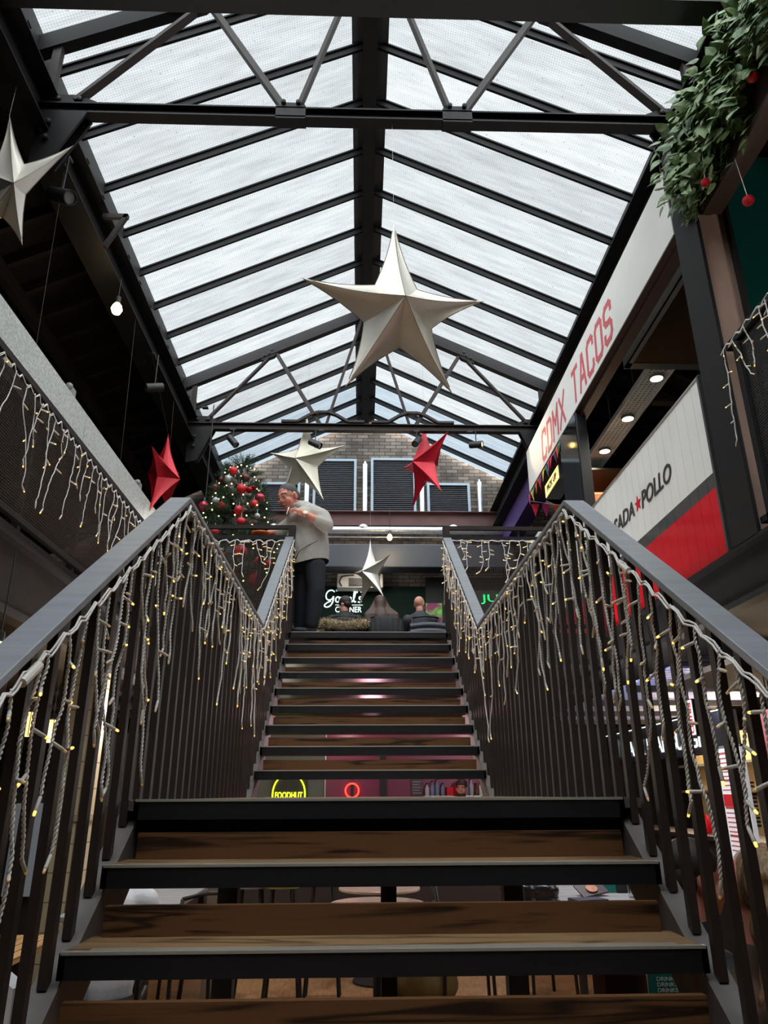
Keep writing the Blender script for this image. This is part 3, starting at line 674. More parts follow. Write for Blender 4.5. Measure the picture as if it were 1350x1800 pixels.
# ------------------------------------------------------------------ back gable: louvres, pipes, duct, shop
LV = M('dark louvre slats', (96, 96, 100), .5, .2)
for x0, x1, zt, lab in ((-2.075, -1.255, 7.44, 'small grey framed louvre vent behind the standing man'), (-.998, -.123, 7.97, 'tall grey framed louvre vent beside the cream star'), (.169, 1.083, 8.0, 'tall grey framed louvre vent behind the red star'), (1.305, 2.177, 7.45, 'small grey framed louvre vent on the taco stall side')):
    t = thing('louvre_vent', ((x0 + x1) / 2, GY, 6.76), lab, 'vent', 'louvre vents in the gable'); y = GY
    b = MB(); w = .05
    b.bb(x0, x0 + w, y - .06, y + .06, 6.74, zt); b.bb(x1 - w, x1, y - .06, y + .06, 6.74, zt); b.bb(x0 + w, x1 - w, y - .06, y + .06, zt - w, zt); b.bb(x0 + w, x1 - w, y - .06, y + .06, 6.74, 6.76); b.build('frame', GREYSTEEL, t)
    s = MB(); z = 6.78
    while z < zt - w - .02:
        s.box(((x0 + x1) / 2, y - .01, z + .018), (x1 - x0 - 2 * w, .05, .008), Matrix.Rotation(math.radians(-28), 3, 'X')); z += .0425
    s.build('slats', LV, t); MB().bb(x0 + w, x1 - w, y + .03, y + .05, 6.76, zt - w).build('backing', BLACKM, t)
FOIL = M('silver foil pipe', (205, 208, 212), .35, .75, var=.15, scale=14, bump=.3)
for i, (x, z1, lab) in enumerate(((.05, 7.83, 'silver pipe standing between the two tall louvres'), (-1.115, 7.4, 'silver pipe between man and tall louvre'), (1.195, 7.4, 'silver pipe below the red star'), (2.365, 7.45, 'silver pipe beside the last small louvre on the taco side'))):
    b = MB(); b.tube([(x, GY - .1, 6.5), (x, GY - .1, z1)], .05, 12); b.tube([(x, GY - .1, z1), (x, GY - .1, z1 + .06)], .022, 8)
    tag(b.build('vent_pipe', FOIL, smooth='auto'), lab, 'pipe', 'silver pipes on the gable')
tag(MB().ibeam((-6.8, 13.45, 6.56), (2.9, 13.45, 6.56), .2, .30).build('steel_beam', M('red brown beam', (92, 62, 58), .6, .2, var=.2, scale=4)), 'red brown steel beam across the gable under the louvres', 'beam')
b = MB(); b.tube([(-6.5, 13.25, 6.27), (6.5, 13.25, 6.27)], .075, 14)
for x in (-3.4, -1.7, .02, 1.75, 3.2): b.ball((x, 13.22, 6.33), (.09, .06, .06), 8, 6)
b.tube([(-6.5, 13.25, 6.13), (6.5, 13.25, 6.13)], .014, 6)
tag(b.build('ventilation_duct', FOIL, smooth='auto'), 'long silver foil duct running across below the red brown beam', 'duct')
tag(MB().rbox(-3.3, 2.9, 13.1, 13.5, 5.49, 5.95, .02).build('shutter_housing', M('slate shutter box', (58, 62, 70), .5)), 'long slate grey shutter housing above the curry shop opening', 'housing')
GB = M('bottle green board', (5, 30, 24), .8, spec=.2)
t = thing('shop_sign', (0, 13.8, 4.6), 'dark green curry shop board with white script lettering', 'sign')
MB().bb(-3.2, 1.22, 13.66, 13.72, 4.60, 5.27).build('board', GB, t)
def stroke(mb, pts, r, y): mb.tube([(p[0], y, p[1]) for p in pts], r, 6)
def bez(p0, p1, p2, p3, n=8): return [((1-a)**3*p0[0]+3*(1-a)**2*a*p1[0]+3*(1-a)*a*a*p2[0]+a**3*p3[0], (1-a)**3*p0[1]+3*(1-a)**2*a*p1[1]+3*(1-a)*a*a*p2[1]+a**3*p3[1]) for a in [i / n for i in range(n + 1)]]
def T(pts, ox, oz, s): return [(ox + p[0] * s, oz + p[1] * s) for p in pts]
sc_b = MB(); yy = 13.645; ox, oz, s_ = -.70, 4.96, .19
G_ = bez((.95, 1.05), (.7, 1.4), (.1, 1.2), (.1, .6)) + bez((.1, .6), (.1, .1), (.7, .05), (.85, .6)) + bez((.85, .6), (.9, -.1), (.5, -.6), (.1, -.5)) + bez((.1, -.5), (-.25, -.4), (.1, -.05), (.6, .1))
o_ = bez((1.3, .55), (1.0, .5), (1.0, 0), (1.25, 0)) + bez((1.25, 0), (1.55, 0), (1.5, .55), (1.3, .55)) + [(1.6, .45)]
p_ = [(1.72, .55), (1.62, -.5)] + [(1.7, .3)] + bez((1.7, .3), (1.85, .65), (2.1, .5), (2.0, .2)) + bez((2.0, .2), (1.9, -.05), (1.75, 0), (1.68, .1))
a_ = bez((2.6, .45), (2.3, .7), (2.15, 0), (2.4, 0)) + bez((2.4, 0), (2.55, 0), (2.6, .3), (2.62, .5)) + bez((2.62, .5), (2.58, .1), (2.6, 0), (2.75, .05))
l_ = bez((2.75, .05), (3.0, .5), (3.15, 1.2), (3.0, 1.2)) + bez((3.0, 1.2), (2.85, 1.2), (2.8, 0), (3.0, 0)) + [(3.1, .08)]
q_ = [(3.25, 1.2), (3.2, .95)]
s2 = bez((3.7, .5), (3.4, .7), (3.35, .35), (3.55, .25)) + bez((3.55, .25), (3.75, .1), (3.5, -.1), (3.3, .05))
for g in (G_, o_, p_, a_, l_, q_, s2): stroke(sc_b, T(g, ox, oz, s_), .013, yy)
stroke(sc_b, [(-.50, 4.905), (.02, 4.905)], .006, yy)
text_mb(sc_b, 'CORNER', (-.50, 13.655, 4.765), (1, 0, 0), (0, 0, 1), .11, .50, .006, bold=.01)
for i, ch in enumerate('EST. IN 1976'):
    if ch == ' ': continue
    a = math.radians(128 - i * 7.2); cx, cz, R = -.25, 4.92, .35
    text_mb(sc_b, ch, (cx + R * math.cos(a) - .012, 13.655, cz + R * math.sin(a) * .9), (math.sin(a), 0, -math.cos(a)), (math.cos(a), 0, math.sin(a)), .035 if ch != '.' else .008, None, .004)
sc_b.build('lettering', WHITEL, t)
t = thing('air_conditioner', (-.05, 13.55, 5.28), 'pale wall air conditioner behind the small silver star', 'air conditioner')
MB().rbox(-.47, .40, 13.38, 13.66, 5.17, 5.45, .02).build('casing', M('pale ac casing', (188, 182, 172), .5), t)
b = MB()
for k in range(9): b.bb(-.25, .30, 13.37, 13.385, 5.20 + k * .018, 5.21 + k * .018)
b.build('grille', BLACKM, t); MB().tube([(-.38, 13.37, 5.2), (-.42, 13.36, 5.28), (-.38, 13.36, 5.38), (-.3, 13.36, 5.40), (-.15, 13.36, 5.41)], .012, 6).build('hose', BLACKM, t, smooth=True)
b = MB(); b.bb(-3.2, 2.2, 12.9, 13.5, 3.06, 4.30); t = thing('shop_counter', (0, 13.2, 3.06), 'cream fronted counter of the curry shop behind the diners', 'counter')
b.build('body', M('cream counter', (188, 170, 130), .5), t); MB().bb(-3.25, 2.25, 12.85, 13.55, 4.30, 4.34).build('worktop', BLACKM, t)
for k in range(7): MB().bb(-3.0 + k * .75, -2.9 + k * .75, 12.88, 12.9, 3.2, 4.25).build('panel_strip', IRON2, t)
t = thing('display_screen', (1.43, 13.3, 4.34), 'small screen with pink and green picture beside the bald man', 'screen')
MB().bb(1.16, 1.50, 13.24, 13.28, 4.36, 4.86).build('casing', BLACKM, t)
def gradmat():
    m = bpy.data.materials.new('screen picture'); m.use_nodes = True; nt = m.node_tree; b = nt.nodes['Principled BSDF']
    tc = nt.nodes.new('ShaderNodeTexCoord'); nz = nt.nodes.new('ShaderNodeTexNoise'); nz.inputs['Scale'].default_value = 4.5
    cr = nt.nodes.new('ShaderNodeValToRGB'); cr.color_ramp.elements[0].color = lin(120, 40, 80); cr.color_ramp.elements[1].color = lin(90, 200, 60); cr.color_ramp.elements[0].position = .42; cr.color_ramp.elements[1].position = .58
    nt.links.new(tc.outputs['Object'], nz.inputs[0]); nt.links.new(nz.outputs['Fac'], cr.inputs[0]); nt.links.new(cr.outputs[0], b.inputs['Emission Color']); b.inputs['Emission Strength'].default_value = .9; b.inputs['Base Color'].default_value = (0, 0, 0, 1); return m
MB().bb(1.18, 1.48, 13.232, 13.241, 4.38, 4.84).build('picture', gradmat(), t)
tag(MB().bb(1.22, 3.2, 13.62, 13.70, 3.06, 5.45).build('shop_partition', M('blackish green partition', (16, 26, 24), .6)), 'blackish green partition beside the curry shop board', 'partition')
t = thing('neon_sign', (2.0, 11.5, 4.2), 'green glowing letters seen through the guard rail mesh', 'neon sign')
b = MB(); ng = M('green neon', (40, 255, 130), .4, emit=(30, 220, 110), es=1.6)
q = .012; yy = 11.0
text_mb(b, 'JU', (1.84, yy, 4.275), (1, 0, 0), (0, 0, 1), .15, .26, .01)
b.build('letters', ng, t); MB().bb(1.75, 2.2, yy + .03, yy + .06, 4.2, 4.5).build('board', BLACKM, t); MB().bb(1.85, 2.1, yy + .03, yy + .06, 3.06, 4.2).build('stand', BLACKM, t)

# ------------------------------------------------------------------ taco stall on the gallery
NX = V((0, -1, 0)); UP = V((0, 0, 1))
t = thing('stall_sign', (2.5, 7.3, 6.0), 'long white CDMX TACOS board under the eaves beam', 'sign')
MB().bb(2.47, 2.51, 4.60, 9.95, 5.66, 6.36).build('board', WHITEP, t)
b = MB(); b.bb(2.50, 2.60, 4.55, 9.95, 5.60, 5.66); b.bb(2.44, 2.5, 4.55, 10.0, 5.645, 5.662); b.build('bottom_trim', M('bronze trim', (70, 52, 42), .4, .4), t)
def seg_letter(mb, ch, x, w, h, r):
    """block capitals with round corners drawn as flat strokes; local (x across, z up)"""
    S = {'C': [[(w, h * .78), (w, h * .9), (w * .8, h), (w * .2, h), (0, h * .88), (0, h * .12), (w * .2, 0), (w * .8, 0), (w, h * .1), (w, h * .22)]],
         'D': [[(0, 0), (0, h), (w * .7, h), (w, h * .86), (w, h * .14), (w * .7, 0), (0, 0)]],
         'M': [[(0, 0), (0, h), (w * .5, h * .45), (w, h), (w, 0)]], 'X': [[(0, 0), (w, h)], [(0, h), (w, 0)]],
         'T': [[(0, h), (w, h)], [(w / 2, h), (w / 2, 0)]], 'A': [[(0, 0), (w * .42, h), (w * .58, h), (w, 0)], [(w * .2, h * .32), (w * .8, h * .32)]],
         'O': [[(w * .2, 0), (0, h * .12), (0, h * .88), (w * .2, h), (w * .8, h), (w, h * .88), (w, h * .12), (w * .8, 0), (w * .2, 0)]],
         'S': [[(w, h * .78), (w, h * .9), (w * .8, h), (w * .2, h), (0, h * .88), (0, h * .66), (w * .2, h * .53), (w * .8, h * .47), (w, h * .34), (w, h * .12), (w * .8, 0), (w * .2, 0), (0, h * .1), (0, h * .22)]]}
    ki = 0
    for pl in S[ch]:
        for (a0, b0), (a1, b1) in zip(pl, pl[1:]):
            ki += 1
            sh = .12
            p0 = V((2.462, -(x + a0 + b0 * sh), b0)); p1 = V((2.462, -(x + a1 + b1 * sh), b1)); dd = (p1 - p0).normalized() * r * .4
            n0 = len(mb.v); mb.beam(p0 - dd, p1 + dd, .012, r, UP if abs(b1 - b0) < abs(a1 - a0) else V((0, 1, 0))); mb.v[n0:] = [(p[0] - ki * .0001 if p[0] < 2.462 else 2.47 , p[1], p[2]) for p in mb.v[n0:]]
b = MB(); tb = MB(); x = -9.10
for ch in 'CDMX TACOS':
    if ch == ' ': x += .30; continue
    w = .22 if ch not in 'MX' else .25
    seg_letter(tb, ch, x, w, .38, .065); x += w + .115
for v in tb.v: pass
tb.v = [(2.4682 + (p[0] - 2.456) * 1.2 if p[0] < 2.462 else 2.4705, p[1], p[2] + 5.80) for p in tb.v]
# lettering spans from the far C to the near S
ys_ = [p[1] for p in tb.v]; a0, a1 = max(ys_), min(ys_)
tb.v = [(p[0], 9.08 + (p[1] - a0) * (9.08 - 6.02) / (a0 - a1), p[2]) for p in tb.v]
tb.build('lettering', SIGNRED, t)
# lower counter panel
t = thing('counter_panel', (2.5, 7, 3.06), 'boarded counter front, white above red, with ASADA POLLO lettering', 'panel')
def planks(mb, z0, z1, x=2.49):
    y = 4.66
    while y < 9.05: mb.bb(x, x + .03, y, min(y + .146, 9.1), z0, z1); y += .15
    mb.bb(x + .012, x + .03, 4.66, 9.1, z0, z1); return mb
planks(MB(), 3.67, 4.425).build('white_boards', WHITEP, t); planks(MB(), 3.56, 3.67).build('grey_band', GREYP, t); planks(MB(), 3.045, 3.56).build('red_boards', REDP, t)
MB().bb(2.48, 2.53, 4.64, 9.1, 4.425, 4.44).build('top_trim', STEEL, t); MB().bb(2.47, 2.52, 4.635, 4.66, 3.045, 4.43).build('end_trim', GREYP, t)
b = MB()
def hand_text(s, ya, yb, z, h):
    text_mb(b, s, (2.489, ya, z), (0, -1, 0), (0, 0, 1), h, ya - yb, .006, bold=.012, shear=.22)
hand_text('ASADA', 6.92, 6.19, 3.91, .15); hand_text('POLLO', 6.0, 5.33, 3.90, .155)
b.build('lettering', SIGNBLK, t)
b = MB(); pl = []
for k in range(10):
    a = PI / 2 + k * PI / 5; r = .075 if k % 2 == 0 else .03; pl.append((2.489, 6.085 - r * math.cos(a), 3.985 + r * math.sin(a)))
b.prism(pl, (-.006, 0, 0)); b.build('red_star', REDP, t)
# extract hood
t = thing('extractor_hood', (3.2, 5.7, 5.7), 'stainless steel extractor hood behind the column', 'hood')
b = MB(); x0, x1, y0, y1, z0, z1 = 2.76, 4.3, 4.66, 6.62, 5.74, 6.42
b.bb(x0, x0 + .012, y0, y1, z0, z1); b.bb(x1, x1 + .012, y0, y1, z0, z1); b.bb(x0, x1, y1, y1 + .012, z0, z1); b.bb(x0, x1, y0 - .012, y0, z0, z1)
b.bb(x0, x0 + .06, y0, y1, z0, z0 + .012); b.bb(x0, x1, y1 - .1, y1, z0, z0 + .012)
b.build('shell', STEEL, t)
b = MB(); b.prism([(x0 + .06, y1 - .1, z0 + .012), (x1, y1 - .1, z0 + .012), (x1, y1 - .7, z1 - .12), (x0 + .06, y1 - .7, z1 - .12)], (0, -.01, .01)); b.bb(x0 + .06, x1, y0, y1 - .7, z1 - .13, z1 - .11); b.build('lining', M('brown reflection lining', (150, 118, 88), .35, .8), t)  # brown reflection inside the steel hood put into the lining colour
for xx, yy in ((3.5, 6.5), (3.0, 6.5)): MB().tube([(xx, yy, 6.3), (xx, yy, 6.6)], .008, 6).build('hanger_rod', IRON2, t)
# perforated tray with downlights
t = thing('cable_tray', (3.2, 7.8, 5.8), 'perforated cable tray over the taco stall carrying three downlights', 'cable tray')
b = MB(); xa, xb = 3.06, 3.34
y = 6.55
while y < 9.3:
    b.bb(xa, xb, y, y + .03, 5.80, 5.806); y += .05
for k in range(6): b.bb(xa + k * .053, xa + k * .053 + .03, 6.55, 9.3, 5.801, 5.805)
b.bb(xa - .006, xa, 6.5, 9.3, 5.79, 5.85); b.bb(xb, xb + .006, 6.5, 9.3, 5.79, 5.85); b.build('tray', GALV, t)
c2 = MB(); c2.bb(3.34, 4.4, 7.5, 7.62, 5.86, 5.90); c2.build('cross_arm', IRON2, t)
for xx, yy in ((3.0, 7.0), (3.42, 7.6), (3.42, 8.9)): MB().tube([(xx, yy, 5.8), (xx, yy, 7.2)], .012, 8).build('hanger_rod', IRON2, t)
for i, yy in enumerate((6.86, 7.78, 8.68)):
    d = thing('downlight', (3.2, yy, 5.78), ('lit downlight on the perforated tray, next to the extractor hood', 'lit downlight in the middle of the perforated tray', 'lit downlight on the perforated tray, over the steel shelves')[i], 'downlight', 'downlights on the tray')
    MB().lathe([(.075, -.02), (.08, -.012), (.08, .02), (.03, .02)], (3.2, yy, 5.785), 18).build('rim', STEEL, d, smooth='auto')
    MB().lathe([(.0001, -.022), (.066, -.021), (.066, -.012)], (3.2, yy, 5.785), 18).build('lens', LAMPON2, d)
# steel shelf unit with boxes
t = thing('shelf_unit', (3.3, 9.3, 3.06), 'steel shelf unit inside the taco stall glowing orange', 'shelf')
OR = M('orange lit panel', (190, 120, 80), .5, .3)  # orange light inside the steel shelf put into this colour
b = MB()
for xx in (2.95, 4.2):
    for yy in (9.0, 9.7): b.bb(xx - .02, xx + .02, yy - .02, yy + .02, 3.06, 5.68)
b.build('posts', STEEL, t)
for k, z in enumerate((4.5, 4.85, 5.28, 5.64)): MB().bb(2.93, 4.22, 8.98, 9.72, z, z + .025).build('shelf_board', STEEL if k != 2 else OR, t)
MB().bb(2.93, 4.22, 9.73, 9.75, 4.4, 5.66).build('back_panel', OR, t); MB().bb(3.3, 3.6, 9.2, 9.4, 5.262, 5.28).build('light_box', LAMPON2, t)
for i, (xa, xb, z0, z1, lb) in enumerate(((3.05, 3.7, 4.88, 5.0, 'stack of white papers low on the orange lit steel shelf'), (3.1, 3.75, 5.01, 5.10, 'flat pale carton on the stack inside the orange lit shelf'))):
    b = MB()
    for k in range(4): b.bb(xa + .01 * k, xb - .008 * k, 9.1, 9.6, z0 + k * (z1 - z0) / 4, z0 + (k + .85) * (z1 - z0) / 4)
    tag(b.build('paper_stack', M('white paper', (220, 215, 208), .7)), lb, 'papers')
# menu screen, pick up light box, bunting
t = thing('menu_screen', (2.5, 7.78, 4.4), 'tall black menu screen reflecting a lamp, beside the taco board', 'screen')
MB().rbox(2.44, 2.56, 7.40, 8.12, 4.44, 5.66, .01).build('casing', BLACKM, t); MB().bb(2.434, 2.442, 7.42, 8.10, 4.47, 5.64).build('glass', M('black screen glass', (14, 14, 17), .08, spec=.8), t)
MB().bb(2.56, 2.62, 7.7, 7.8, 4.8, 5.9).build('mount', BLACKM, t)
t = thing('light_box', (2.6, 8.7, 5.3), 'glowing yellow PICK UP light box below the taco board', 'sign')
MB().bb(2.47, 2.66, 8.36, 9.08, 5.24, 5.43).build('casing', BLACKM, t); MB().bb(2.462, 2.47, 8.38, 9.06, 5.25, 5.42).build('face', M('lit cream face', (255, 230, 150), .5, emit=(255, 224, 140), es=.85), t)
b = MB(); text_mb(b, 'PICK UP', (2.461, 8.95, 5.29), (0, -1, 0), UP, .085, .48, .004, bold=.02); b.build('lettering', SIGNBLK, t)
for yy in (8.45, 9.0): MB().tube([(2.56, yy, 5.43), (2.56, yy, 5.66)], .005, 6).build('hanger', IRON2, t)
FL = [M('flag ' + n, c, .7) for n, c in (('magenta', (190, 40, 110)), ('orange', (225, 95, 45)), ('yellow', (235, 190, 40)), ('red', (205, 35, 55)), ('teal', (40, 120, 110)), ('purple', (105, 40, 110)))]
t = thing('bunting', (2.45, 9, 5.6), 'string of small coloured paper flags along the taco board bottom', 'bunting')
P_ = [V((2.445, 9.93 - 1.95 * k / 20, 5.64 - .03 * abs(math.sin(k * .5)))) for k in range(21)]
MB().tube(P_, .004, 5).build('cord', WIRE, t)
for k in range(13):
    y = 9.86 - k * .145; hh = .17
    MB().prism([(2.44, y + .06, 5.63), (2.44, y - .06, 5.63), (2.44 + .03 * math.sin(k * 2), y, 5.63 - hh)], (.002, 0, 0)).build('flag', FL[(k * 2 + k // 3) % 6], t)
t = thing('bunting', (2.9, 9.95, 5.5), 'darker string of paper flags crossing into the taco stall below the light box', 'bunting')
MB().tube([(2.45, 9.93, 5.56), (2.85, 9.93, 5.50), (3.4, 9.93, 5.5)], .004, 5).build('cord', WIRE, t)
for k in range(6):
    xx = 2.53 + k * .16; MB().prism([(xx - .06, 9.93, 5.51), (xx + .06, 9.93, 5.51), (xx, 9.95, 5.32)], (0, .002, 0)).build('flag', FL[(3, 0, 1, 5, 3, 1)[k]], t)
t = thing('metal_cabinet', (2.55, 9.5, 3.06), 'pale grey metal cabinet behind the guard rail, near the light box', 'cabinet')
MB().rbox(2.38, 2.88, 9.2, 9.9, 3.06, 4.86, .01).build('body', M('pale cabinet', (190, 204, 214), .4, .2), t); MB().bb(2.6, 2.86, 9.195, 9.2, 4.1, 4.8).build('dark_door', BLACKM, t)
# green painted wall beyond the ivy
t = tag(MB().bb(2.72, 6.9, 4.56, 4.61, 3.06, 6.5).build('painted_partition', GREENW), 'glossy deep green partition behind the column and hanging bauble', 'partition')
# ------------------------------------------------------------------ Christmas tree
R = random.Random(3)
TX, TY, TZ0, TZ1 = -1.48, 8.25, 3.06, 5.42
t = thing('christmas_tree', (TX, TY, TZ0), 'green Christmas tree with white fairy lights behind the guard rail', 'Christmas tree')
MB().tube([(TX, TY, TZ0 + .0), (TX, TY, TZ1 - .1)], .045, 8, True, .012).build('trunk', M('tree bark', (70, 52, 40), .9), t)
MB().lathe([(.26, 0), (.26, .04), (.18, .05), (.06, .22)], (TX, TY, TZ0), 18).build('tree_stand', BLACKM, t)
def trad(z):
    f = (TZ1 - z) / (TZ1 - TZ0); return .05 + .62 * min(1, f * 1.35) ** .85
NG = M('fir needles', (74, 100, 68), .75, var=.45, scale=14, rgb2=(44, 70, 48))
b = MB()
def sprig(mb, p, d, L, n, nl, R):
    p, d = V(p), V(d).normalized(); u = d.orthogonal().normalized(); w = d.cross(u)
    for k in range(n):
        a = k * 2.4 + R.uniform(0, 1); f = (k + 1) / n; q = p + d * L * f
        o = (u * math.cos(a) + w * math.sin(a)) * .85 + d * .75; o.normalize(); e = q + o * nl * R.uniform(.8, 1.15); s = d.cross(o).normalized() * .0032
        mb.add([q - s, q + s, e], [(0, 1, 2)]); s2 = o.cross(s).normalized() * .0032; mb.add([q - s2, q + s2, e], [(0, 1, 2)])
    mb.add([p - u * .003, p + u * .003, p + d * L], [(0, 1, 2)])
N = 0
for i in range(1500):
    z = TZ0 + .3 + (TZ1 - TZ0 - .36) * (1 - math.sqrt(R.random())) if i % 3 else R.uniform(TZ0 + .3, TZ1 - .05)
    a = R.uniform(0, 2 * PI); r = trad(z) * R.uniform(.45, .98)
    dz = R.uniform(-.12, .5)
    sprig(b, (TX + r * math.cos(a), TY + r * math.sin(a), z), (math.cos(a), math.sin(a), dz), .15, 22, .05, R)
for k in range(9): sprig(b, (TX + .02 * math.cos(k), TY + .02 * math.sin(k), TZ1 - .28 + k * .03), (.5 * math.cos(k * 2.1), .5 * math.sin(k * 2.1), 1), .13, 20, .04, R)
sprig(b, (TX, TY, TZ1 - .12), (0.05, 0, 1), .16, 26, .035, R)
b.build('foliage', NG, t)
# lights on the tree
ft = thing('fairy_lights', (TX, TY, TZ0 + .3), 'warm fairy lights wound round the Christmas tree', 'string lights')
wp = []; bl = []
for k in range(420):
    f = k / 419; z = TZ0 + .35 + (TZ1 - TZ0 - .5) * f; a = f * 2 * PI * 13 + R.uniform(-.1, .1); r = trad(z) + .035 + R.uniform(-.05, .03)
    wp.append(V((TX + r * math.cos(a), TY + r * math.sin(a), z)))
    if math.sin(a) < .25 and k % 2 == 0: bl.append(wp[-1])
MB().tube(wp, .0018, 4).build('wire', M('green wire', (30, 44, 30), .6), ft)
TB = M('warm fairy bulb', (255, 235, 180), .3, emit=(255, 222, 150), es=6)
R.shuffle(bl); bb_ = MB().ball((0, 0, 0), .0085, 8, 6); proto = None
for k, p in enumerate(bl[:100]):
    if proto is None: o = proto = bb_.build('bulb', TB, ft, smooth=True, local=True)
    else: o = proto.copy(); COL.objects.link(o); o.parent = ft
    o.location = p - worg(ft)
# baubles: each its own thing
MATR = M('matt red bauble', (200, 28, 44), .5, var=.12, scale=60); GLR = M('glossy red bauble', (190, 20, 36), .12, .5); DKR = M('dark plum bauble', (96, 36, 40), .4); SLV = M('silver grey bauble', (190, 196, 200), .45, .3, var=.1, scale=50); PNK = M('clear pinkish bauble', (200, 60, 90), .1, .4); DIS = M('red glitter bauble', (190, 20, 34), .35, .6, var=.5, scale=120, bump=1.0)
CAPM = M('bauble cap', (190, 180, 150), .3, .9)
def bauble(c, r, m, label, grp, cord=None):
    c = V(c); t = thing('bauble', c, label, 'bauble', grp)
    MB().ball(c, r, 22, 14).build('ball', m, t, smooth=True)
    MB().lathe([(r * .2, r * .97), (r * .2, r * 1.12), (.001, r * 1.14)], c, 10).build('cap', CAPM, t)
    top = V(cord) if cord else c + V((0, .02, r + .06)); MB().tube([c + V((0, 0, r * 1.1)), top], .0022, 4).build('cord', WIRE, t)
BB = [(-1.534, 5.134, .055, MATR, 'matt red bauble highest on the Christmas tree'), (-1.58, 5.03, .05, SLV, 'silver bauble high on the tree, below the topmost red one'), (-1.381, 5.047, .05, DKR, 'dark plum bauble high on the tree on the gable side'),
 (-1.667, 5.022, .036, DKR, 'small plum bauble beside the high silver one'), (-1.725, 4.912, .05, DKR, 'plum bauble near the white faced spotlight, tree edge'), (-1.425, 4.908, .058, MATR, 'large matt red bauble in the upper middle of the tree'),
 (-1.331, 4.894, .042, GLR, 'glossy red bauble touching the large upper middle one'), (-1.285, 4.925, .03, GLR, 'tiny glossy red bauble at the upper tree edge before the louvre'), (-1.205, 4.79, .064, PNK, 'clear pinkish bauble at the tree edge before the small louvre'),
 (-1.267, 4.715, .054, MATR, 'matt red bauble in front of the clear pinkish one'), (-1.712, 4.754, .042, SLV, 'silver bauble at middle height, beside a red one'), (-1.642, 4.69, .046, MATR, 'matt red bauble just below the middle silver one'),
 (-1.845, 4.682, .06, PNK, 'shiny pinkish bauble at the tree edge under the dark roof'), (-1.434, 4.635, .056, MATR, 'matt red bauble in the very middle of the tree'), (-1.219, 4.566, .033, SLV, 'small silver bauble at the tree edge above the orange bowl'),
 (-1.400, 4.494, .053, MATR, 'matt red bauble just above the guard rail top'), (-1.79, 4.40, .046, MATR, 'red bauble half behind the stair handrail and guard rail'), (-1.695, 4.367, .052, MATR, 'red bauble between the two guard rail bars'),
 (-1.252, 4.335, .05, GLR, 'glossy red bauble cut by the middle guard rail bar'), (-1.388, 4.135, .078, MATR, 'big red bauble behind the mesh, under the light string'), (-1.148, 4.001, .076, MATR, 'big red bauble behind the mesh beside a glittery one'),
 (-1.057, 3.975, .05, DIS, 'red glitter bauble behind the mesh near the sloping handrail'), (-1.188, 3.801, .084, MATR, 'biggest red bauble, low behind the mesh'), (-1.44, 3.86, .036, MATR, 'small red bauble low behind the dark handrail edge'),
 (-1.148, 3.553, .042, GLR, 'glossy red bauble lowest on the tree'), (-1.584, 4.094, .036, GLR, 'small glossy red bauble behind the icicle lights of the guard rail')]
for x, z, r, m, lab in BB:
    # seat the ball on the surface of the tree at its height
    fz = trad(z); dx = x - TX; dy = math.sqrt(max(.004, fz * fz - dx * dx)); y = max(7.5, TY - dy)
    k = y / 8.0; bauble((x * k, y, EYE + (z - EYE) * k), r * k, m, lab, 'baubles on the Christmas tree')

# ------------------------------------------------------------------ ivy planter
t = thing('ivy_planter', (2.6, 3, 5.6), 'hanging trough overflowing with green ivy and ferns beside the column', 'planter')
b = MB(); b.bb(2.50, 2.54, 1.6, 4.20, 5.56, 5.60); b.bb(2.50, 2.64, 1.6, 4.20, 5.54, 5.56); b.bb(2.54, 2.56, 1.6, 4.18, 5.6, 5.95); b.bb(2.62, 2.64, 1.6, 4.18, 5.6, 5.95); b.bb(2.54, 2.64, 4.16, 4.18, 5.6, 5.95)
b.build('trough', M('brown trough', (78, 62, 54), .55, .3), t)
for y in (2.2, 3.9): MB().tube([(2.6, y, 5.55), (2.6, y, 6.42)], .01, 6).build('hanger_rod', IRON2, t)
IVY = M('ivy leaf', (122, 146, 92), .45, rgb2=(58, 88, 52), scale=6, var=.3); IVY2 = M('pale ivy leaf', (160, 178, 130), .45, rgb2=(96, 128, 86), scale=9, var=.3); FERN = M('fern leaf', (104, 128, 60), .5, rgb2=(70, 96, 46), scale=5, var=.3)
R = random.Random(21)
def leaf(mb, p, d, nrm, L, Wd):
    d = d.normalized(); nrm = (nrm - d * nrm.dot(d)); nrm = nrm.normalized() if nrm.length > 1e-3 else d.orthogonal().normalized(); s = d.cross(nrm)
    P = [(0, 0, 0), (.12, .42, -.03), (.32, .5, -.02), (.62, .30, -.03), (1, 0, -.12), (.62, -.30, -.03), (.32, -.5, -.02), (.12, -.42, -.03), (.35, 0, .05), (.7, 0, .02)]
    vs = [p + d * a * L + s * c * Wd + nrm * e * L for a, c, e in P]
    mb.add(vs, [(0, 1, 8), (1, 2, 8), (2, 3, 9, 8), (3, 4, 9), (4, 5, 9), (5, 6, 8, 9), (6, 7, 8), (7, 0, 8)])
iv = MB(); st_ = MB()
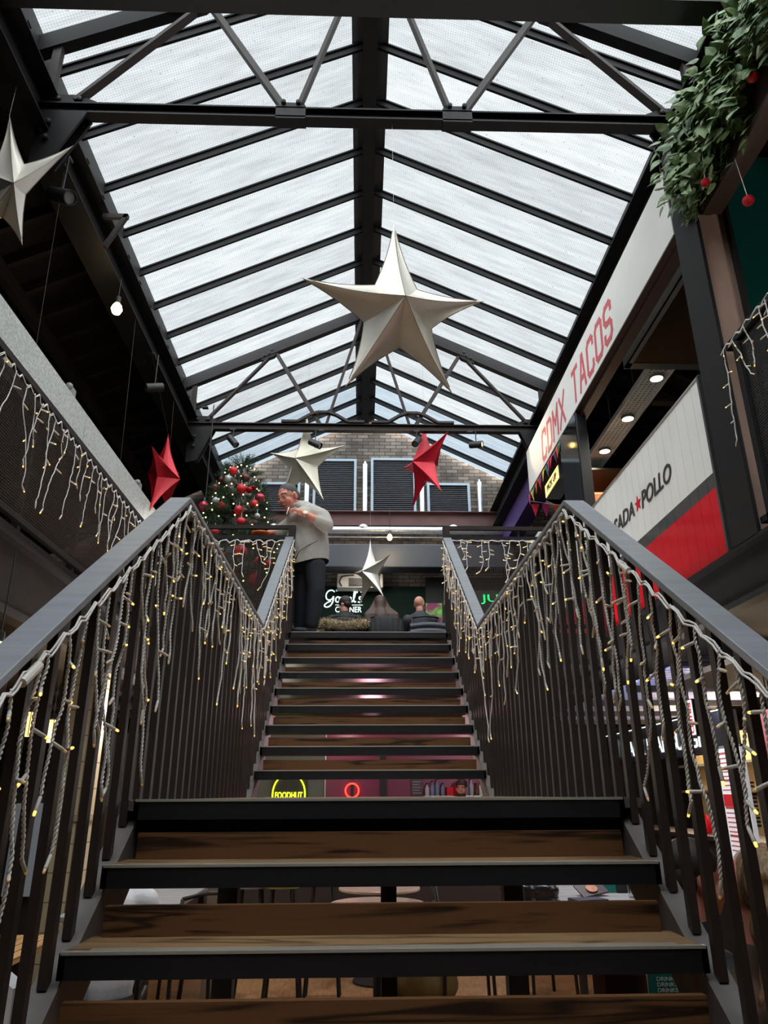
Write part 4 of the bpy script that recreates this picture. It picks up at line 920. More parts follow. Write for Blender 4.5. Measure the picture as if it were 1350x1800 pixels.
for k in range(105):
    y = R.uniform(2.3, 4.22); z0 = 5.95 + R.uniform(0, .45); x = R.uniform(2.44, 2.66)
    f = (y - 2.3) / 1.9
    bot = 5.78 - .15 * f + R.uniform(-.10, .22) if R.random() < .8 else 5.62 - .1 * f
    x -= .02; p = V((x, y, z0)); out = R.uniform(.03, .20); pts = [p.copy()]
    steps = 9; 
    for j in range(1, steps + 1):
        g = j / steps
        pts.append(V((x - out * math.sin(min(1, g * 1.6) * PI / 2), y + R.uniform(-.02, .02) + (.10 * g * f), z0 + .10 * math.sin(g * PI) * (1 - g) - (z0 - bot) * g ** 1.3)))
    st_.tube(pts, .0025, 4)
    for j, q in enumerate(pts):
        for e in range(2):
            iv.mi = 0 if R.random() < .62 else 1
            d = V((-R.uniform(.1, .9), R.uniform(-.9, .9), R.uniform(-1.0, .25))); L = R.uniform(.075, .13)
            leaf(iv, q + V((R.uniform(-.02, .02), R.uniform(-.03, .03), R.uniform(-.02, .02))), d, V((-1, -.5, .5)) + V((R.uniform(-.5, .5), R.uniform(-.5, .5), R.uniform(-.5, .5))), L, L * .85)
for k in range(300):
    y = R.uniform(2.3, 4.2); iv.mi = 0 if R.random() < .6 else 1
    z = R.uniform(5.95, 6.52); d = V((-R.uniform(0, 1), R.uniform(-1, .6), R.uniform(-.8, .7)))
    leaf(iv, V((R.uniform(2.34, 2.70), y, z)), d, V((-.8, -.6, .6)), R.uniform(.08, .14), R.uniform(.07, .11))
# ferns low at the column end
iv.mi = 2
for k in range(34):
    y = R.uniform(3.45, 4.2); p = V((R.uniform(2.40, 2.5), y, R.uniform(5.72, 5.98))); d = V((R.uniform(-.5, .0), R.uniform(-.4, .5), -1)).normalized(); L = R.uniform(.16, .3)
    for j in range(9):
        g = j / 9; q = p + d * L * g
        for sg in (-1, 1): leaf(iv, q, d * .6 + V((-.15, sg * .9, .1)), V((-1, -.3, .2)), .055 * (1 - g * .7), .018)
for k in range(7):
    p = V((2.42, 4.13 + R.uniform(-.03, .06), 5.75)); d = V((0, R.uniform(-.05, .05), -1)); L = R.uniform(.15, .34)
    for j in range(14):
        g = j / 14; q = p + d * L * g
        for sg in (-1, 1): leaf(iv, q, V((-.3, sg, -.5)), V((-1, 0, .2)), .04, .014)
iv.build('foliage', [IVY, IVY2, FERN], t); st_.build('stems', IVY, t)
bauble((2.435, 3.253, 5.746), .035, MATR, 'plain red bauble tucked among the ivy leaves', 'baubles on the ivy planter')
bauble((2.34, 3.82, 5.456), .031, DIS, 'glittery red bauble below a small ivy sprig near the column', 'baubles on the ivy planter', (2.36, 3.82, 5.72))
bauble((2.50, 3.66, 5.145), .037, DIS, 'glittery red bauble hanging on a long thread before the green partition', 'baubles on the ivy planter', (2.5, 3.70, 5.56))
# ------------------------------------------------------------------ people
HAIRG = M('grey hair', (74, 70, 68), .7, var=.3, scale=90); HAIRD = M('dark brown hair', (44, 32, 27), .6, var=.3, scale=60); HAIRB = M('brown long hair', (84, 52, 34), .5, rgb2=(44, 27, 18), scale=30, stretch=(5, 5, .4), var=.3, bump=.5)
BLOND = M('blond long hair', (176, 140, 96), .5, rgb2=(84, 60, 42), scale=16, stretch=(5, 5, .5), var=.3, bump=.8)
SHIRT = M('pale grey shirt', (172, 166, 158), .8, var=.06, scale=40, bump=.15); JEAN = M('dark navy jeans', (17, 20, 33), .8, var=.25, scale=60); SHOE = M('dark shoes', (44, 44, 48), .6); BLKJ = M('black jacket', (20, 20, 22), .7, var=.2, scale=14, bump=.2); SUIT = M('charcoal suit jacket', (48, 49, 54), .75, var=.12, scale=30)
FUR = M('beige fur trim', (190, 170, 138), .9, rgb2=(120, 100, 76), scale=40, var=.3, bump=1.0); EYEW = M('eye white', (225, 220, 214), .3); EYED = M('dark iris', (40, 28, 22), .3); LIP = M('lip', (150, 84, 78), .5)

def head(mb, c, R, s=1.0, neck=None):
    """skull, jaw, nose, ears; R turns local (face = -y, up = z)"""
    c = V(c)
    def e(o, r, rot=None): mb.ball(c + R @ (V(o) * s), tuple(a * s for a in r), 14, 10, R if rot is None else R @ rot)
    e((0, .012, .03), (.078, .098, .092)); e((0, -.022, -.045), (.062, .075, .075)); e((0, -.055, -.088), (.036, .034, .03))
    e((0, -.100, -.022), (.013, .022, .020)); e((0, -.092, .005), (.011, .016, .028)); e((0, -.07, .032), (.062, .028, .018))
    for sx in (-1, 1):
        e((sx * .078, .012, -.012), (.012, .022, .034)); e((sx * .04, -.066, -.035), (.026, .026, .026))
    e((0, -.086, -.064), (.026, .014, .007)); e((0, -.082, -.078), (.022, .014, .008))
def face_bits(c, R, par, s=1.0, brow=HAIRD):
    c = V(c); P = lambda o: c + R @ (V(o) * s)
    b = MB()
    for sx in (-1, 1): b.ball(P((sx * .031, -.079, .004)), tuple(a * s for a in (.014, .010, .008)), 10, 7, R)
    b.build('eye', EYEW, par, smooth=True)
    b = MB()
    for sx in (-1, 1): b.ball(P((sx * .031, -.0875, .003)), .006 * s, 8, 6)
    b.build('iris', EYED, par, smooth=True)
    b = MB()
    for sx in (-1, 1): b.tube([P((sx * .012, -.096, .028)), P((sx * .032, -.096, .034)), P((sx * .052, -.080, .026))], .0036 * s, 6)
    b.build('eyebrow', brow, par, smooth=True)
    b = MB(); b.tube([P((-.026, -.088, -.070)), P((0, -.1, -.068)), P((.026, -.088, -.070))], .005 * s, 6); b.build('mouth', LIP, par, smooth=True)
def hand(mb, wrist, d, palmn, s=1.0, curl=.5, L=.085):
    """palm, four fingers of different length and a thumb, curling towards palmn"""
    w, d, n = V(wrist), V(d).normalized(), V(palmn); n = (n - d * n.dot(d)).normalized(); a = d.cross(n)
    cap(mb, w, w + d * .03 * s, .026 * s, .032 * s, 10)
    for k in (-1.5, -.5, .5, 1.5): cap(mb, w + d * .03 * s + a * k * .012 * s, w + d * L * s + a * k * .018 * s, .016 * s, .0125 * s, 8)
    for i, k in enumerate((-1.5, -.5, .5, 1.5)):
        fl = (.030, .036, .034, .026)[i] * s; p = w + d * L * s + a * k * .02 * s; dd = d.copy(); r = .0098 * s
        for j in range(3):
            th = curl * (.6 + .45 * j); dd = (d * math.cos(th * (j + .6)) + n * math.sin(th * (j + .6))).normalized(); q = p + dd * fl * (1, .8, .65)[j]; cap(mb, p, q, r, r * .92, 8); p = q; r *= .92
    p = w + d * .028 * s - a * .028 * s; q = p + (d * .6 - a * .55 + n * .35).normalized() * .042 * s; u = q + (d * .8 + a * .1 + n * .5).normalized() * .034 * s
    cap(mb, p, q, .0145 * s, .0115 * s, 8); cap(mb, q, u, .0115 * s, .0095 * s, 8)

# the man leaning at the guard rail
def q(x, z, dy=0): return V((x * .9868, 7.5 + dy, EYE + (z - EYE) * .9868))
pm = thing('person', (-.6, 7.5, 3.06), 'grey haired person in pale grey shirt and glasses bending over the guard rail', 'person')
hc = q(-.815, 4.60, -.10)
fd = V((-.58, -.72, -.40)).normalized(); zz = V((-.10, .05, 1)); zz = (zz - fd * zz.dot(fd)).normalized(); xx = zz.cross(fd) * -1
HR = Matrix((xx, -fd, zz)).transposed()
if HR.determinant() < 0: xx = -xx; HR = Matrix((xx, -fd, zz)).transposed()
b = MB(); head(b, hc, HR, 1.22)
cap(b, q(-.70, 4.50), hc + HR @ V((0, .03, -.05)), .075, .068)
b.ball(hc + HR @ V((0, -.02, -.105)), (.06, .055, .035), 12, 8, HR)
shL, elL, wrL = q(-.50, 4.40, -.12), q(-.385, 4.225, -.24), q(-.63, 4.335, -.30)
chain(b, [shL, elL, wrL], [.062, .055, .036])
hd = (q(-.775, 4.40, -.30) - wrL); hand(b, wrL, hd, (-.2, .25, -1), 1.15, .95)
shR, elR, wrR = q(-.80, 4.36, .14), q(-.93, 4.235, .05), q(-.985, 4.215, -.02)
chain(b, [shR, elR, wrR], [.058, .05, .034]); hand(b, wrR, V((-.9, -.2, -.25)), (0, -.3, -1), 1.1, .45)
chain(b, [q(-.62, 4.3), q(-.58, 3.98)], [.13, .13])
for hx, kx, ax, dy in ((-.50, -.475, -.525, -.08), (-.64, -.635, -.64, .09)): chain(b, [q(hx + .01, 3.80, dy * .8), q(kx, 3.53, dy - .01), q(ax, 3.15, dy)], [.075, .06, .045])
body = remesh(b, 'body', SKIN, pm, .0075, 4)
face_bits(hc, HR, pm, 1.22, HAIRG)
b = MB()
for o, r in (((0, .017, .046), (.0815, .093, .082)), ((0, .056, .0), (.0785, .060, .075))): b.ball(hc + HR @ (V(o) * 1.22), tuple(a * 1.22 for a in r), 18, 12, HR)
hm = b.build('hair', HAIRG, pm, smooth=True)
b = MB(); P = lambda o: hc + HR @ (V(o) * 1.22)
for sx in (-1, 1):
    ring = [P((sx * .032 + .024 * math.cos(a), -.104, .0 + .016 * math.sin(a))) for a in [k * PI / 8 for k in range(17)]]
    b.tube(ring, .0022, 5); b.tube([P((sx * .056, -.10, .006)), P((sx * .084, -.04, .006)), P((sx * .088, .02, .002))], .003, 5)
b.tube([P((-.01, -.106, .004)), P((.01, -.106, .004))], .0025, 5)
b.build('glasses', M('gold spectacle frame', (170, 140, 100), .3, .8), pm, smooth=True)
# shirt: bulky torso leaning forward, sleeves to below the elbow
b = MB()
chain(b, [q(-.66, 4.42), q(-.60, 4.25), q(-.575, 4.05), q(-.565, 3.90), q(-.565, 3.78)], [.17, .213, .220, .208, .195], 20)
b.ball(q(-.69, 4.06, -.03), (.15, .18, .22), 18, 12); b.ball(q(-.62, 4.36), (.20, .25, .14), 18, 12); b.ball(q(-.66, 3.86, -.02), (.12, .18, .16), 18, 12)
chain(b, [q(-.56, 4.40, -.10), q(-.44, 4.33, -.18), elL + V((.0, 0, .0)), elL.lerp(wrL, .30)], [.115, .10, .082, .066]); chain(b, [q(-.76, 4.38, .12), elR, elR.lerp(wrR, .3)], [.10, .078, .06])
chain(b, [q(-.72, 4.455), q(-.685, 4.51)], [.10, .088])
sh = remesh(b, 'shirt', SHIRT, pm, .009, 9)
bm_ = bmesh.new(); bm_.from_mesh(sh.data); bmesh.ops.bisect_plane(bm_, geom=bm_.verts[:] + bm_.edges[:] + bm_.faces[:], plane_co=q(-.55, 3.855), plane_no=(-.25, 0, 1), clear_inner=True); bm_.to_mesh(sh.data); bm_.free()
b = MB()
ctr = q(-.715, 4.50, -.03)
b.tube([ctr + V((.09 * math.cos(a), .10 * math.sin(a), .025 * math.cos(a))) for a in [k * 2 * PI / 14 for k in range(15)]], .022, 6); b.prism([ctr + V((-.03, -.10, .01)), ctr + V((.07, -.10, .02)), ctr + V((.035, -.14, -.065))], (0, -.008, 0)); b.build('collar', SHIRT, pm, smooth=True)
# curved seam line over the belly
MB().tube([q(-.72, 3.83, -.16), q(-.66, 3.93, -.235), q(-.58, 3.995, -.225), q(-.48, 4.06, -.195), q(-.41, 4.15, -.10)], .005, 6).build('seam', M('dark seam', (84, 80, 76), .8), pm, smooth=True)
b = MB()
for hx, kx, ax, dy, r in ((-.505, -.478, -.52, -.09, .118), (-.635, -.635, -.64, .08, .12)): chain(b, [q(hx, 3.82, dy * .8), q(kx, 3.55, dy - .015), q(ax, 3.19, dy)], [r, .092, .074], 16)
b.ball(q(-.565, 3.86), (.165, .18, .10), 16, 10)
remesh(b, 'jeans', JEAN, pm, .009, 5)
for ax, dy, tx in ((-.53, -.09, -.60), (-.645, .08, -.71)):
    b = MB(); f0 = V((ax * .9868, 7.5 + dy, 3.06)); 
    b.ball(f0 + V((.0, 0, .05)), (.07, .05, .05), 14, 8); b.ball(f0 + V((-.11, -.025, .036)), (.10, .05, .036), 14, 8); b.rbox(f0.x - .20, f0.x + .07, f0.y - .065, f0.y + .045, 3.06, 3.085, .01); b.build('shoe', SHOE, pm, smooth='auto')
b = MB(); wd = (wrL - elL).normalized(); Rw = V((0, 0, 1)).rotation_difference(wd).to_matrix(); cw = elL.lerp(wrL, .9)
b.lathe([(.040, -.012), (.043, -.012), (.043, .012), (.040, .012)], cw, 18, Rw); b.lathe([(.0001, .0), (.02, .001), (.02, .012), (.0001, .013)], cw + V((0, -.038, .005)), 14, V((0, 0, 1)).rotation_difference(V((0, -1, .1))).to_matrix()); b.build('watch', M('pale gold watch', (210, 196, 160), .3, .6), pm, smooth='auto')
hb = q(-.80, 4.365, -.31)
tag(MB().tube([hb + V((.02, 0, .03)), hb + V((0, -.01, -.045))], .006, 8).build('stub', M('white stub', (235, 230, 220), .6), smooth=True), 'short white stub held in the fingers of the grey shirted person', 'stub')
# high table with orange bowl
t = thing('high_table', (-1.08, 7.53, 3.06), 'dark high table behind the guard rail holding the orange bowl', 'table')
MB().rbox(-1.26, -.92, 7.345, 7.62, 4.05, 4.08, .008).build('table_top', BLACKM, t); MB().tube([(-1.08, 7.53, 3.06), (-1.08, 7.53, 4.05)], .03, 10).build('stem', BLACKM, t); MB().lathe([(.15, 0), (.15, .015), (.03, .03)], (-1.08, 7.53, 3.06), 18).build('base', BLACKM, t)
tag(MB().lathe([(.03, 0), (.05, .005), (.095, .07), (.10, .085), (.092, .08), (.05, .02), (.001, .015)], (-1.085, 7.455, 4.08), 20).build('bowl', M('orange bowl', (205, 96, 40), .35), smooth=True), 'orange bowl on the high table by the tree', 'bowl')

# three people seated with their backs to us
def chair(c, rz, label, grp, m=BLACKM, name='dining_chair', h=.45):
    t = thing(name, c, label, 'chair', grp); x, y, z = c; R = Matrix.Rotation(rz, 3, 'Z')
    def pt(a, b_, d): return V(c) + R @ V((a, b_, d))
    b = MB(); b.box(pt(0, 0, h), (.42, .42, .035), R); b.build('seat', m, t, bevel=.008)
    for a, b_ in ((-.18, -.18), (.18, -.18), (-.18, .18), (.18, .18)): MB().tube([pt(a * 1.08, b_ * 1.08, 0), pt(a, b_, h)], .014, 8).build('leg', m, t)
    b = MB()
    for a in (-.19, .19): b.tube([pt(a, -.19, h), pt(a * 1.02, -.25, h + .44)], .013, 8)
    b.tube([pt(-.19, -.25, h + .44), pt(0, -.285, h + .46), pt(.19, -.25, h + .44)], .014, 8); b.tube([pt(-.19, -.225, h + .26), pt(0, -.26, h + .27), pt(.19, -.225, h + .26)], .012, 8)
    b.build('backrest', m, t, smooth=True)
    return t
def sitter(x, y, label, jacket, hd_r=0, lean=.1, bald=False, headc=None, tw=.0, zf=3.06):
    t = thing('person', (x, y, zf + .45), label, 'person'); hc = V(headc) if headc else V((x, y + lean, zf + 1.18))
    Rh = Matrix.Rotation(PI + hd_r, 3, 'Z') @ Matrix.Rotation(.22, 3, 'X')
    b = MB(); head(b, hc, Rh, .98); cap(b, hc + V((0, -.02, -.08)), V((x, y + lean * .5, zf + .98)), .056, .065)
    chain(b, [V((x, y + lean * .4, zf + .92)), V((x, y, zf + .55))], [.13, .15])
    for sx in (-1, 1):
        chain(b, [V((x + sx * .19, y + lean * .4, zf + .92)), V((x + sx * .25, y + .12 + lean, zf + .70)), V((x + sx * .12, y + .36 + lean, zf + .74))], [.055, .045, .03]); hand(b, (x + sx * .12, y + .36 + lean, zf + .74), (-sx * .3, 1, 0), (0, 0, -1), .95, .4)
        chain(b, [V((x + sx * .1, y + .02, zf + .52)), V((x + sx * .13, y + .45, zf + .50)), V((x + sx * .13, y + .42, zf + .06))], [.085, .065, .045])
    remesh(b, 'body', SKIN2, t, .011, 4); face_bits(hc, Rh, t, .98)
    b = MB(); chain(b, [V((x, y + lean * .5, zf + .90)), V((x, y, zf + .52))], [.165, .175], 16); b.ball((x, y + lean * .45, zf + .93), (.215, .12, .10), 16, 10)
    for sx in (-1, 1): chain(b, [V((x + sx * .19, y + lean * .4, zf + .92)), V((x + sx * .255, y + .12 + lean, zf + .70)), V((x + sx * .14, y + .32 + lean, zf + .74))], [.082, .068, .052])
    chain(b, [V((x, y + lean * .5, zf + 1.0)), V((x, y + lean * .6, zf + 1.04))], [.085, .07]); remesh(b, 'jacket', jacket, t, .011, 5)
    b = MB()
    for sx in (-1, 1): chain(b, [V((x + sx * .1, y + .02, zf + .52)), V((x + sx * .13, y + .45, zf + .51)), V((x + sx * .13, y + .43, zf + .08))], [.105, .082, .06])
    remesh(b, 'trousers', JEAN, t, .012, 4)
    for sx in (-1, 1): b = MB(); b.ball((x + sx * .13, y + .48, zf + .04), (.045, .13, .04), 12, 8); b.build('shoe', SHOE, t, smooth=True)
    return t, hc, Rh
YS = 10.8
dk = 'chairs of the seated three'
pa, hA, RA = sitter(-.25, YS, 'seated person with short dark hair and black jacket, back turned, below the script sign', BLKJ, .9, .05, headc=(-.255, YS + .02, 4.215))
b = MB(); b.ball(hA + RA @ V((0, .014, .040)), (.086, .106, .094), 18, 12, RA); b.ball(hA + RA @ V((0, .06, -.01)), (.076, .052, .06), 14, 10, RA); b.build('hair', HAIRD, pa, smooth=True)
pb, hB, RB = sitter(.285, YS, 'seated person with very long brown hair, seen from behind, in the middle', BLKJ, 0, .05, headc=(.277, YS + .03, 4.225))
b = MB(); b.ball(hB + V((0, -.015, .03)), (.098, .118, .108), 18, 12); chain(b, [hB + V((0, -.07, .0)), hB + V((0, -.07, -.12)), V((.29, YS - .10, 3.98))], [.085, .105, .13], 16)
for k in range(15):
    a = (k - 7) / 7; p0 = hB + V((a * .07, -.085 + .05 * abs(a), .03)); chain(b, [p0, hB + V((a * .13, -.115 + .03 * abs(a), -.10)), V((.295 + a * .225, YS - .15 + .05 * abs(a), 4.03)), V((.30 + a * .23, YS - .19 + .05 * abs(a), 3.86))], [.035, .04, .04, .022], 8)
remesh(b, 'hair', HAIRB, pb, .010, 6)
pc, hC, RC = sitter(.88, YS, 'seated bald person in charcoal jacket, seen from behind', SUIT, -.5, .05, headc=(.872, YS + .03, 4.225))
b = MB()
for sx in (-1, 1): b.tube([hC + RC @ V((sx * .055, -.095, .005)), hC + RC @ V((sx * .08, -.03, .008)), hC + RC @ V((sx * .088, .02, .002))], .004, 6)
b.build('glasses', IRON2, pc, smooth=True)
for i, (x, lab) in enumerate(((-.25, 'chair of the black jacketed diner under a fur trimmed hood'), (.32, 'chair of the long haired diner under a black coat'), (.93, 'chair of the bald diner under a puffer coat'))): chair((x, YS - .02, 3.06), 0, lab, dk)
def fold_coat(nm, x, w, z0, z1, m, label, puff=False):
    b = MB(); y = YS - .33
    for k in range(7):
        a = (k - 3) / 3; b.ball((x + a * w * .42, y + .03 * a * a, (z0 + z1) / 2 - .02 * a * a), (w * .15, .075, (z1 - z0) * .55 - .03 * a * a), 12, 9)
    if puff:
        for j in range(4): b.tube([(x + a * w * .5, y - .045 + .04 * a * a, z0 + (j + .5) * (z1 - z0) / 4 - .02 * a * a) for a in [k / 5 - 1 for k in range(11)]], .055, 10)
    else: b.bb(x - w * .4, x + w * .4, y - .03, y + .03, z0, z1 - .02)
    o = remesh(b, nm, m, None, .012, 4); return tag(o, label, 'coat')
b = MB(); R = random.Random(5)
for k in range(11):
    a = (k - 5) / 5; b.ball((-.25 + a * .29, YS - .35 + .05 * a * a, 3.825 + .03 * abs(a)), (.06, .06, .07), 10, 8)
for k in range(1500):
    a = R.uniform(-1, 1); p = V((-.25 + a * .31, YS - .35 + .05 * a * a, 3.825 + .03 * abs(a))); d = V((R.uniform(-1, 1), R.uniform(-1, .3), R.uniform(-1, 1))).normalized(); s = d.orthogonal().normalized() * .005; e = p + d * R.uniform(.085, .12); b.add([p + d * .05 - s, p + d * .05 + s, e], [(0, 1, 2)])
ho = thing('fur_hood', (-.25, YS - .35, 3.9), 'beige fur trimmed hood hung over the chair back of the dark haired diner', 'hood'); b.build('fur', FUR, ho)
MB().ball((-.25, YS - .3, 3.89), (.17, .09, .07), 16, 10).build('lining', BLKJ, ho, smooth=True)
fold_coat('coat', .36, .46, 3.5, 3.965, BLKJ, 'black coat draped on the chair below the long brown hair')
fold_coat('puffer_coat', .97, .54, 3.5, 3.86, M('dark slate puffer', (40, 46, 54), .4, var=.1), 'dark slate puffer coat on the chair of the bald diner', True)
t = thing('dining_table', (.3, 11.6, 3.06), 'long table the three seated people lean on', 'table'); MB().rbox(-.8, 1.4, 11.15, 11.8, 3.77, 3.81, .01).build('table_top', M('brown table top', (110, 78, 52), .5), t)
for x in (-.7, 1.3):
    for y in (11.22, 11.72): MB().bb(x - .03, x + .03, y - .03, y + .03, 3.06, 3.77).build('leg', BLACKM, t)

# people at the foot of the stairs, burger stall side
def low_person(nm, lab, hc, face, hs, zf, seat, jacket, hair, skin=SKIN):
    hc = V(hc); f = V(face).normalized(); z = V((0, 0, 1)); z = (z - f * z.dot(f)).normalized(); x = (-f).cross(z) * 1.0; x = z.cross(-f) * -1
    Rh = Matrix((x, -f, z)).transposed()
    if Rh.determinant() < 0: Rh = Matrix((-x, -f, z)).transposed()
    f2 = V((f.x, f.y, 0)).normalized(); sd = V((-f2.y, f2.x, 0)); base = hc - f2 * .03
    t = thing('person', (base.x, base.y, seat), lab, 'person'); B = lambda a, b_, c_: V((base.x, base.y, 0)) + f2 * a + sd * b_ + V((0, 0, c_)); zs = hc.z
    b = MB(); head(b, hc, Rh, hs); cap(b, hc + Rh @ V((0, .03, -.06)), B(-.02, 0, zs - .22), .058, .066); chain(b, [B(-.02, 0, zs - .30), B(0, 0, seat + .1)], [.12, .14])
    for s in (-1, 1):
        chain(b, [B(0, s * .17, zs - .29), B(.08, s * .22, zs - .53), B(.30, s * .10, zs - .48)], [.052, .043, .03]); hand(b, B(.30, s * .10, zs - .48), f2, (0, 0, -1), .95, .4)
        chain(b, [B(.02, s * .09, seat + .08), B(.42, s * .11, seat + .06), B(.40, s * .11, zf + .05)], [.08, .06, .045])
    remesh(b, 'body', skin, t, .010, 4); face_bits(hc, Rh, t, hs)
    b = MB(); chain(b, [B(-.01, 0, zs - .32), B(0, 0, seat + .08)], [.145, .165], 16); b.ball(B(-.01, 0, zs - .29), (.13, .13, .09), 12, 8)
    for s in (-1, 1): chain(b, [B(0, s * .17, zs - .29), B(.08, s * .225, zs - .53), B(.24, s * .12, zs - .48)], [.075, .062, .048]); b.ball(B(0, s * .12, zs - .28), .09, 12, 8)
    chain(b, [B(-.01, 0, zs - .25), B(-.012, 0, zs - .175)], [.095, .08]); remesh(b, 'jacket', jacket, t, .010, 5)
    b = MB()
    for s in (-1, 1): chain(b, [B(.02, s * .09, seat + .08), B(.42, s * .11, seat + .07), B(.41, s * .11, zf + .07)], [.1, .078, .056])
    remesh(b, 'trousers', JEAN, t, .012, 4)
    for s in (-1, 1): b = MB(); b.ball(B(.46, s * .11, zf + .04), (.07, .07, .04), 12, 8); b.build('shoe', SHOE, t, smooth=True)
    return t, hc, Rh, B, zs
p1, h1, R1, B1, z1 = low_person('p', 'dark haired person in profile behind the lower balusters, burger stall side', (1.185, 2.85, 1.262), (1, .12, -.1), 1.0, 0, .45, BLKJ, HAIRD)
b = MB(); b.ball(h1 + R1 @ V((0, .022, .045)), (.084, .100, .088), 18, 12, R1); b.ball(h1 + R1 @ V((0, .058, .0)), (.080, .058, .075), 14, 10, R1); b.build('hair', HAIRD, p1, smooth=True)
p2, h2, R2, B2, z2 = low_person('p', 'person with long wavy blond hair behind the lower balusters', (1.175, 2.33, 1.272), (1, -.1, 0), 1.0, 0, .45, M('brown knit', (88, 66, 50), .9), BLOND)
b = MB(); b.ball(h2 + V((0, -.005, .03)), (.102, .112, .105), 18, 12); R = random.Random(9)
for k in range(26):
    a = R.uniform(-2.6, -.4) + .35; x0 = V((.085 * math.cos(a), .085 * math.sin(a), R.uniform(-.02, .06))); pts = []
    for j in range(9):
        g = j / 8; pts.append(h2 + V((x0.x * (1 + .8 * g) + .022 * math.sin(j * 1.7 + k), x0.y * (1 + .55 * g) + .02 * math.cos(j * 1.7 + k), x0.z - .42 * g)))
    chain(b, pts, [.030 + .006 * math.sin(j * 1.5 + k) for j in range(8)] + [.012], 8)
remesh(b, 'hair', BLOND, p2, .009, 2)
chair((1.135, 2.84, 0), -PI / 2 + .1, 'chair under the dark haired person in profile', 'chairs by the burger stall'); chair((1.145, 2.33, 0), -PI / 2 - .15, 'chair under the person with wavy blond hair', 'chairs by the burger stall')
# person in a white top at the long table, tree side
p3, h3, R3, B3, z3 = low_person('p', 'person in white top seated at the grey table below the tree side balusters', (-1.47, 5.06, 1.235), (-.15, 1, -.2), 1.0, 0, .45, M('white top', (222, 222, 226), .8, bump=.25, scale=50), HAIRD)
b = MB(); b.ball(h3 + R3 @ V((0, .02, .045)), (.086, .104, .09), 18, 12, R3); b.ball(h3 + R3 @ V((0, .06, -.005)), (.08, .06, .085), 14, 10, R3); b.build('hair', HAIRD, p3, smooth=True)
MB().tube([B3(-.15, -.20, .60), B3(-.17, -.02, .86), B3(-.08, .12, 1.0), B3(.1, .14, .98)], .02, 8).build('bag_strap', BLACKM, p3, smooth=True)
chair((-1.465, 5.02, 0), .15, 'chair under the person in the white top', 'chairs at the lower tables')
# ------------------------------------------------------------------ lower hall
GREYT = M('grey wood table top', (150, 150, 150), .5, rgb2=(118, 118, 120), scale=3, stretch=(1, 8, 1), var=.2)
def table(x0, x1, y0, y1, label, m=GREYT):
    t = thing('dining_table', ((x0 + x1) / 2, (y0 + y1) / 2, 0), label, 'table'); MB().rbox(x0, x1, y0, y1, .715, .75, .006).build('table_top', m, t)
    for x in (x0 + .08, x1 - .08):
        for y in (y0 + .1, y1 - .1): MB().bb(x - .025, x + .025, y - .025, y + .025, 0, .715).build('leg', BLACKM, t)
table(-2.15, -1.42, 5.9, 7.95, 'long grey topped table beside the person in the white top')
table(1.60, 2.52, 6.25, 7.9, 'long grey topped table with menus and tumbler, burger stall side')
def bistro(x, y, label, rr=.375):
    t = thing('bistro_table', (x, y, 0), label, 'table', 'round bistro tables'); MB().lathe([(.001, .722), (rr - .01, .722), (rr, .73), (rr, .745), (rr - .006, .75), (.001, .75)], (x, y, 0), 36).build('table_top', M('pale round top', (196, 176, 160), .25, var=.1, scale=4), t, smooth='auto')
    MB().tube([(x, y, .02), (x, y, .722)], .035, 12).build('stem', BLACKM, t); MB().lathe([(.24, 0), (.24, .015), (.04, .04)], (x, y, 0), 24).build('base', BLACKM, t)
bistro(.14, 6.49, 'round bistro table nearer the stairs with pink sheen on its top'); bistro(.18, 7.55, 'round bistro table farther back with pink sheen on its top')
OLV = M('olive stool seat', (150, 146, 66), .45); BRS = M('brown stool seat', (120, 92, 66), .5)
def stool(x, y, h, m, label):
    t = thing('bar_stool', (x, y, 0), label, 'stool', 'round stools'); MB().lathe([(.001, h - .035), (.16, h - .035), (.17, h - .02), (.17, h - .005), (.16, h), (.001, h)], (x, y, 0), 24).build('seat', m, t, smooth='auto')
    for k in range(4):
        a = PI / 4 + k * PI / 2; MB().tube([(x + .20 * math.cos(a), y + .20 * math.sin(a), 0), (x + .13 * math.cos(a), y + .13 * math.sin(a), h - .03)], .013, 8).build('leg', BLACKM, t)
    MB().tube([(x + .17 * math.cos(k * PI / 8), y + .17 * math.sin(k * PI / 8), .25) for k in range(17)], .008, 6).build('foot_ring', BLACKM, t)
for x, y, h, m, l in ((-1.05, 8.0, .74, M('grey stool seat', (140, 140, 140), .5), 'grey topped stool in the row under the stairs'), (-.74, 7.9, .75, OLV, 'olive topped stool farther back under the stairs'), (-.62, 6.9, .66, OLV, 'olive topped stool nearer the round tables'), (-.30, 6.95, .66, BRS, 'brown topped stool beside the round tables'), (-.36, 8.1, .75, BRS, 'brown topped stool at the back beside the far round table')): stool(x, y, h, m, l)
ctg = 'chairs at the lower tables'
for x, y, r, l in ((-1.36, 7.0, 1.3, 'black bentwood chair pulled out at the grey table on the tree side'), (-1.3, 5.9, 1.0, 'black bentwood chair nearest the person in white'), (1.50, 6.9, -1.3, 'black chair beside the grey table with menus'), (.85, 6.7, -1.6, 'black chair beside the nearer round bistro table'), (-.95, 4.6, 2.6, 'black chair under the landing on the tree side')): chair((x, y, 0), r, l, ctg)
t = thing('green_stand', (-.98, 6.4, 0), 'dark green upright stand beside the grey table', 'stand'); MB().rbox(-1.08, -.93, 6.3, 6.42, .0, .92, .02).build('body', GREENW, t); MB().bb(-1.16, -1.08, 6.3, 6.42, 0, .9).build('side', M('pale brown board', (130, 110, 92), .6), t)
